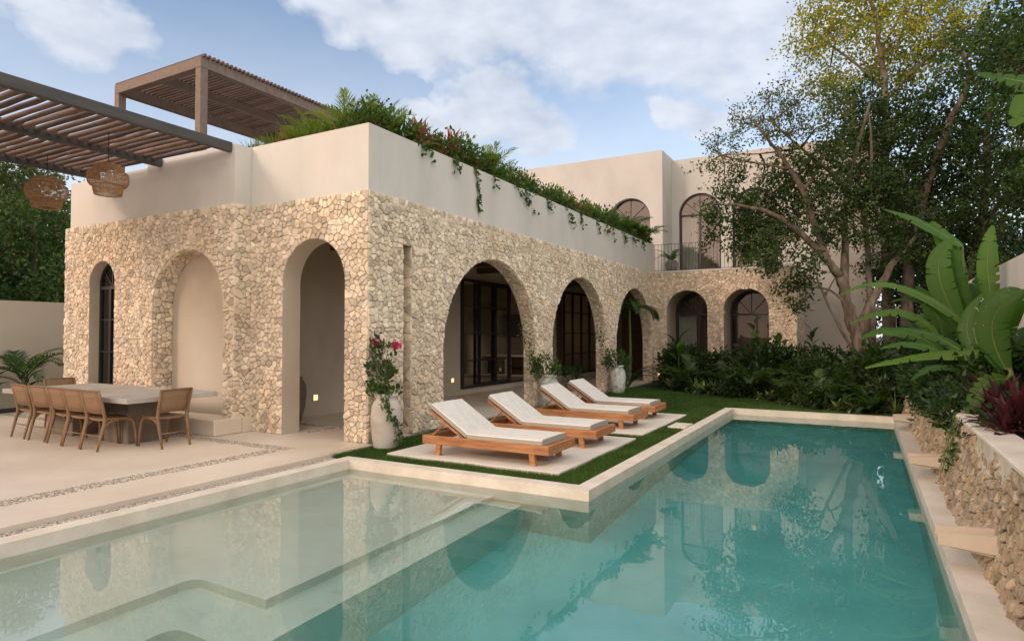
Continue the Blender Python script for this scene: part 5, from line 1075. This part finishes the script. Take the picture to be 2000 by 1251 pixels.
# ---- banana plants and cordylines in the right planter
def banana_leaf(f, s_, base, a, b, c, W, nrm, tint, tears=6):
    a, b, c = (np.array(q, float) for q in (a, b, c)); n = 22; t = np.linspace(0, 1, n)[:, None]; q1 = 2 * b - (a + c) / 2
    C = (1 - t) ** 2 * a + 2 * t * (1 - t) * q1 + t ** 2 * c; d = unit(np.gradient(C, axis=0)); N_ = np.array(nrm, float); S = unit(np.cross(d, N_)); U = np.cross(S, d)
    w = W * .5 * np.clip(np.sin(np.pi * np.linspace(.04, .985, n) ** .75), .05, 1) ** .7
    cuts = set(rnd.sample(range(3, n - 2), tears))
    for s in (-1, 1):
        off = 0.0; k0 = 0
        for k in sorted(cuts if s > 0 else {max(3, (q * 7) % (n - 3)) for q in cuts}) + [n - 1]:
            if k - k0 < 1: continue
            i = np.arange(k0, k + 1); ff = rnd.uniform(-.22, .0); E = C[i] + S[i] * s * w[i][:, None] * math.cos(ff) + U[i] * (w[i][:, None] * (math.sin(ff) - .0)) ; mid = C[i] + S[i] * s * w[i][:, None] * .55 + U[i] * w[i][:, None] * .10
            sh = d[i] * w[i][:, None] * .22; E = E + sh
            if len(i) > 2 and k < n - 1: E[-1] -= d[k] * .026; mid[-1] -= d[k] * .006
            if len(i) > 2 and k0 > 0: E[0] += d[k0] * .016
            V = np.concatenate([C[i], mid + sh * .4, E]); m = len(i); F = [(q, q+1, m+q+1, m+q) for q in range(m-1)] + [(m+q, m+q+1, 2*m+q+1, 2*m+q) for q in range(m-1)]
            f.add(V, F, min(1, max(0, tint + rnd.uniform(-.07, .07)))); k0 = k
    s_.tube(C - U * .003, np.linspace(.009, .002, n), 6, cap=False)
    B0 = np.array(base, float); M_ = (B0 + a) / 2 + np.array([0, 0, .08]); s_.tube([B0, M_, a], [.028, .018, .014], 7, cap=False)
def banana(base, h, lv, label):
    r_ = empty('banana_plant', base, 0, label, 'banana plant'); bs = np.array(base); f = MB(); s_ = MB(); st = MB(); top = np.array([0, 0, h])
    st.tube([(0, 0, 0), (.01, 0, h * .5), tuple(top)], [.075, .06, .035], 10)
    for (a, b, c, W, nr, ti) in lv: banana_leaf(f, s_, top - np.array([0, 0, .05]), np.array(a) - bs, np.array(b) - bs, np.array(c) - bs, W, nr, ti)
    f.build('leaves', M['leaf_banana'], r_, smooth=True); s_.build('midribs', M['stem'], r_); st.build('stem', M['stem'], r_, smooth=True); return r_
up = (-.1, -.45, .88); fc = (-.25, -.95, .15)
banana((7.42, 2.2, .58), .62, [((7.76,2.2,1.22),(7.14,2.2,1.33),(6.23,2.15,1.14),.26,up,.85), ((7.39,2.6,1.64),(7.69,2.55,2.07),(7.94,2.5,1.94),.26,up,.6), ((7.45,2.4,1.25),(7.33,2.6,1.64),(7.50,2.65,2.05),.20,fc,.5), ((7.3,2.4,1.15),(6.85,2.35,1.42),(6.4,2.2,1.38),.20,up,.6), ((7.6,2.1,1.1),(7.9,1.9,1.4),(8.1,1.8,1.3),.3,up,.5), ((7.4,2.3,1.2),(6.95,2.5,1.55),(6.45,2.55,1.62),.17,up,.4), ((7.35,2.2,1.05),(7.0,2.0,1.18),(6.7,1.85,1.02),.16,up,.3), ((7.5,2.0,1.2),(7.6,1.7,1.75),(7.75,1.5,2.0),.22,fc,.4)], 'banana plant with the long pale green leaf reaching farthest over the pool')
banana((7.38, 3.3, .58), .7, [((7.5,3,1.55),(6.66,3,2.19),(5.93,2.95,2.10),.20,up,.75), ((7.38,3.4,1.65),(7.12,3.4,2.41),(7.30,3.45,2.85),.32,fc,.55), ((7.45,3.6,1.65),(7.33,3.6,2.21),(7.22,3.6,2.85),.30,fc,.35), ((7.09,3.4,1.51),(6.68,3.4,1.86),(6.05,3.35,1.71),.24,up,.8), ((7.14,2.9,1.32),(6.62,2.85,1.60),(6.18,2.8,1.50),.26,up,.6), ((7.68,3.2,1.91),(7.63,3.2,2.5),(7.70,3.25,2.97),.24,fc,.7), ((7.4,3.2,1.4),(7.0,3.1,1.95),(6.55,3.0,2.0),.17,up,.45), ((7.3,3.5,1.3),(6.9,3.7,1.62),(6.5,3.7,1.5),.18,up,.25), ((7.6,3.3,1.6),(7.95,3.2,2.0),(8.2,3.1,1.9),.24,up,.55)], 'large banana plant with upright torn leaves in the middle of the right planter')
banana((7.5, 4.2, .58), 1.0, [((7.46,4,2.81),(6.98,4,3.18),(6.5,3.95,3.42),.26,up,.6), ((7.28,4.2,1.28),(7.16,4.2,1.81),(6.91,4.15,2.27),.30,fc,.3), ((7.48,4.1,2.2),(7.3,4.1,2.8),(7.1,4.1,3.2),.26,fc,.7), ((7.5,4.2,1.9),(7.75,4.2,2.4),(8.0,4.1,2.3),.30,up,.45)], 'tallest banana plant of the right planter with a high arching leaf')
banana((7.55, 1.2, .58), .5, [((7.45,1.0,1.1),(7.22,.85,1.0),(7.10,.75,.55),.17,fc,.6), ((7.59,1.9,1.28),(7.78,1.9,1.57),(8.04,1.8,1.63),.3,up,.6), ((7.5,1.3,1.2),(7.4,1.3,1.7),(7.65,1.2,2.0),.3,fc,.4)], 'small banana plant with a leaf drooping over the front of the rubble wall')
banana((7.6, -1.6, .58), 2.0, [((7.35,-1.5,3.2),(7.19,-1.5,3.27),(6.93,-1.5,3.38),.13,(-.1,-.9,.5),.4), ((7.42,-1.6,3.2),(7.25,-1.6,3.14),(7.10,-1.6,2.95),.26,(-.3,-.9,.2),.6), ((7.7,-1.5,3.0),(8.1,-1.4,3.6),(8.6,-1.4,3.7),.4,up,.5)], 'banana plant at the right picture edge, only two leaf ends showing')
PROT['heli'] = rosette('heliconia', [(0, 0, .15), (.12, .1, .12), (-.1, .12, .1)], .80, .13, '', 'heliconia', 'leaf_banana', 8, .5, el=(.35, 1.35), droop=(.5, 1.2), fold=.18, pw=.8)
for i, (x, y, s, lb) in enumerate([(7.38, 2.6, .95, 'slim leaved heliconia between the two nearest banana plants'), (7.42, 1.75, .8, 'low slim leaved heliconia in front of the banana with the long leaf'), (7.4, 3.8, 1.0, 'slim leaved heliconia behind the torn banana leaves'), (7.36, 4.8, .85, 'slim leaved heliconia toward the far end of the rubble wall'), (7.7, 1.2, 1.1, 'slim leaved heliconia close to the garden wall at the right edge'), (7.62, 3.0, 1.25, 'tall slim leaved heliconia against the garden wall')]): plant('heli', x, y, .56, s, lb, None)
RC = ['under the banana leaves nearest the picture edge', 'below the middle banana plant', 'close beside the fallen leaf on the wall cap', 'behind the torn banana leaves', 'at the far end of the planter', 'against the garden wall']
for i, (x, y, s) in enumerate([(7.55, .45, .8), (7.5, 1.5, .85), (7.6, -.35, .75), (7.45, 2.7, .9), (7.4, 5.2, .9), (7.7, .95, .85)]): plant('cordred', x, y, .56, s, 'dark red cordyline %s' % RC[i], 'red cordylines in the right planter')
for x, y, s, lb in [(7.30, .15, .85, 'dark red cordyline leaning over the cement cap at the right picture edge'), (7.31, -.45, .8, 'dark red cordyline lowest at the right picture edge'), (7.3, 1.55, .75, 'dark red cordyline between the cement cap and the small banana plant'), (7.34, .85, .62, 'small red cordyline at the planter edge just behind the cement cap'), (7.36, 2.1, .7, 'small red cordyline beneath the longest banana leaf'), (7.33, 3.35, .62, 'small red cordyline above the middle water spout')]: plant('cordred', x, y, .60, s, lb, None)
for i, (x, y, s, k) in enumerate([(7.36, 1.9, .8, 'lowbush'), (7.4, 3.1, .9, 'lowbush'), (7.38, 4.0, .9, 'lowbush'), (7.5, 5.9, 1.1, 'tallbush'), (7.4, 6.9, 1.0, 'lowbush'), (7.5, 8, 1.1, 'tallbush'), (7.6, 2.2, .8, 'tallbush'), (7.55, 4.9, .9, 'tallbush'), (7.6, -.2, .8, 'lowbush'), (7.5, 9.3, 1.1, 'tallbush'), (7.65, 3.6, .9, 'tallbush')]):
    plant(k, x, y, .56, s, 'dark %s filling the right planter under the banana plants' % ('low shrub' if k == 'lowbush' else 'tall shrub'), 'dark %s in the right planter' % ('low shrubs' if k == 'lowbush' else 'tall shrubs'))
for i, (x, y, s, k) in enumerate([(7.12, 1.1, .7, 'lowbush'), (7.10, 1.8, .85, 'fern'), (7.10, 2.6, .75, 'lowbush'), (7.08, 3.3, .9, 'fern'), (7.10, 4.2, .8, 'lowbush'), (7.16, 4.9, .7, 'fern'), (7.14, 6.9, .7, 'lowbush'), (7.14, 7.7, .8, 'fern'), (7.14, 8.6, .8, 'lowbush'), (7.2, .35, .55, 'fern')]):
    plant(k, x, y, .60, s, 'small %s growing over the cement cap of the rubble wall' % ('dark shrub' if k == 'lowbush' else 'fern'), '%s growing over the wall cap' % ('dark shrubs' if k == 'lowbush' else 'ferns'))
plant('arum', 7.30, -.15, .62, .75, 'split leaved philodendron hanging over the cement cap at the right edge', None)
for i, (x, y, z, s, lb) in enumerate([(7.12, 6.3, .55, .95, 'bright fern spilling over the far corner of the rubble wall'), (7.15, 5.6, .50, .8, 'fern tumbling down the rubble wall just past the far spout'), (7.12, 2.3, .62, .75, 'fern hanging above the middle water spout'), (7.14, 3.9, .55, .7, 'fern on the wall cap between the middle and far spouts')]): plant('fern', x, y, z, s, lb, None)
for y, ln, n, lb in [(.55, .55, 60, 'tangled bare stemmed creeper hanging on the rubble wall between the two near spouts'), (.25, .42, 30, 'short creeper strand beside the tangled one on the rubble wall'), (4.6, .4, 60, 'leafy creeper on the rubble wall before the far spout'), (5.9, .45, 70, 'leafy creeper at the far corner of the rubble wall')]:
    vine([(7.12, y, .76), (6.98, y, .72), (6.90, y - .08, .72 - ln * .5), (6.86, y + .04, .72 - ln)], n, .055, lb, strands=5, spread=.05, tint=(.6, .3))
# ---- lawn blades
def grass_patch(rects, dens, h, z, label):
    f = MB()
    A = np.array([(b[0]-a[0])*(b[1]-a[1]) for a, b in rects]); n = int(A.sum() * dens); k = rng.choice(len(rects), n, p=A/A.sum()); a = np.array([r[0] for r in rects])[k]; b = np.array([r[1] for r in rects])[k]; xy = a + rng.random((n, 2)) * (b - a)
    hh = h * (.45 + .75 * rng.random(n)) * (.75 + .5 * vnoise(xy[:, 0] * 3 + 9, xy[:, 1] * 3 + 9, 3)); th = rng.random(n) * 6.28; ln = rng.normal(size=(n, 2)) * .45
    P = np.column_stack([xy, np.full(n, z)]); sd = np.column_stack([np.cos(th), np.sin(th), np.zeros(n)]) * .0032 * (1 + .0 * hh)[:, None]; tp = P + np.column_stack([ln * hh[:, None], hh])
    V = np.stack([P - sd, P + sd, tp], 1).reshape(-1, 3); F = np.arange(n * 3).reshape(-1, 3)
    T = np.clip(.35 + .5 * (vnoise(xy[:, 0] * 2.2 + 30, xy[:, 1] * 2.2 + 30, 6) - .5) + rng.normal(size=n) * .22, 0, 1); f.addarr(V, F, np.repeat(T, 3))
    return tag(f.build('lawn_grass', M['grass']), label, 'grass', kind='stuff')
lx0, lx1 = .02, PX0 - T_ - .01
grass_patch([((lx0, -.81), (lx1, -.44)), ((3.205, -.46), (lx1, 2.3)), ((lx0, -.46), (.755, 2.3)), ((lx0, 2.3), (lx1, 2.68)), ((3.2, 2.68), (lx1, 5.5))], 15000, .052, -.046, 'short green lawn around the paving slabs and loungers')
grass_patch([((lx0, 2.68), (.74, 7.2)), ((.74, 5.5), (lx1, 7.2)), ((.05, 7.2), (6.9, 11.5))], 4200, .045, -.046, 'shaded green lawn between the pool and the planted bed')
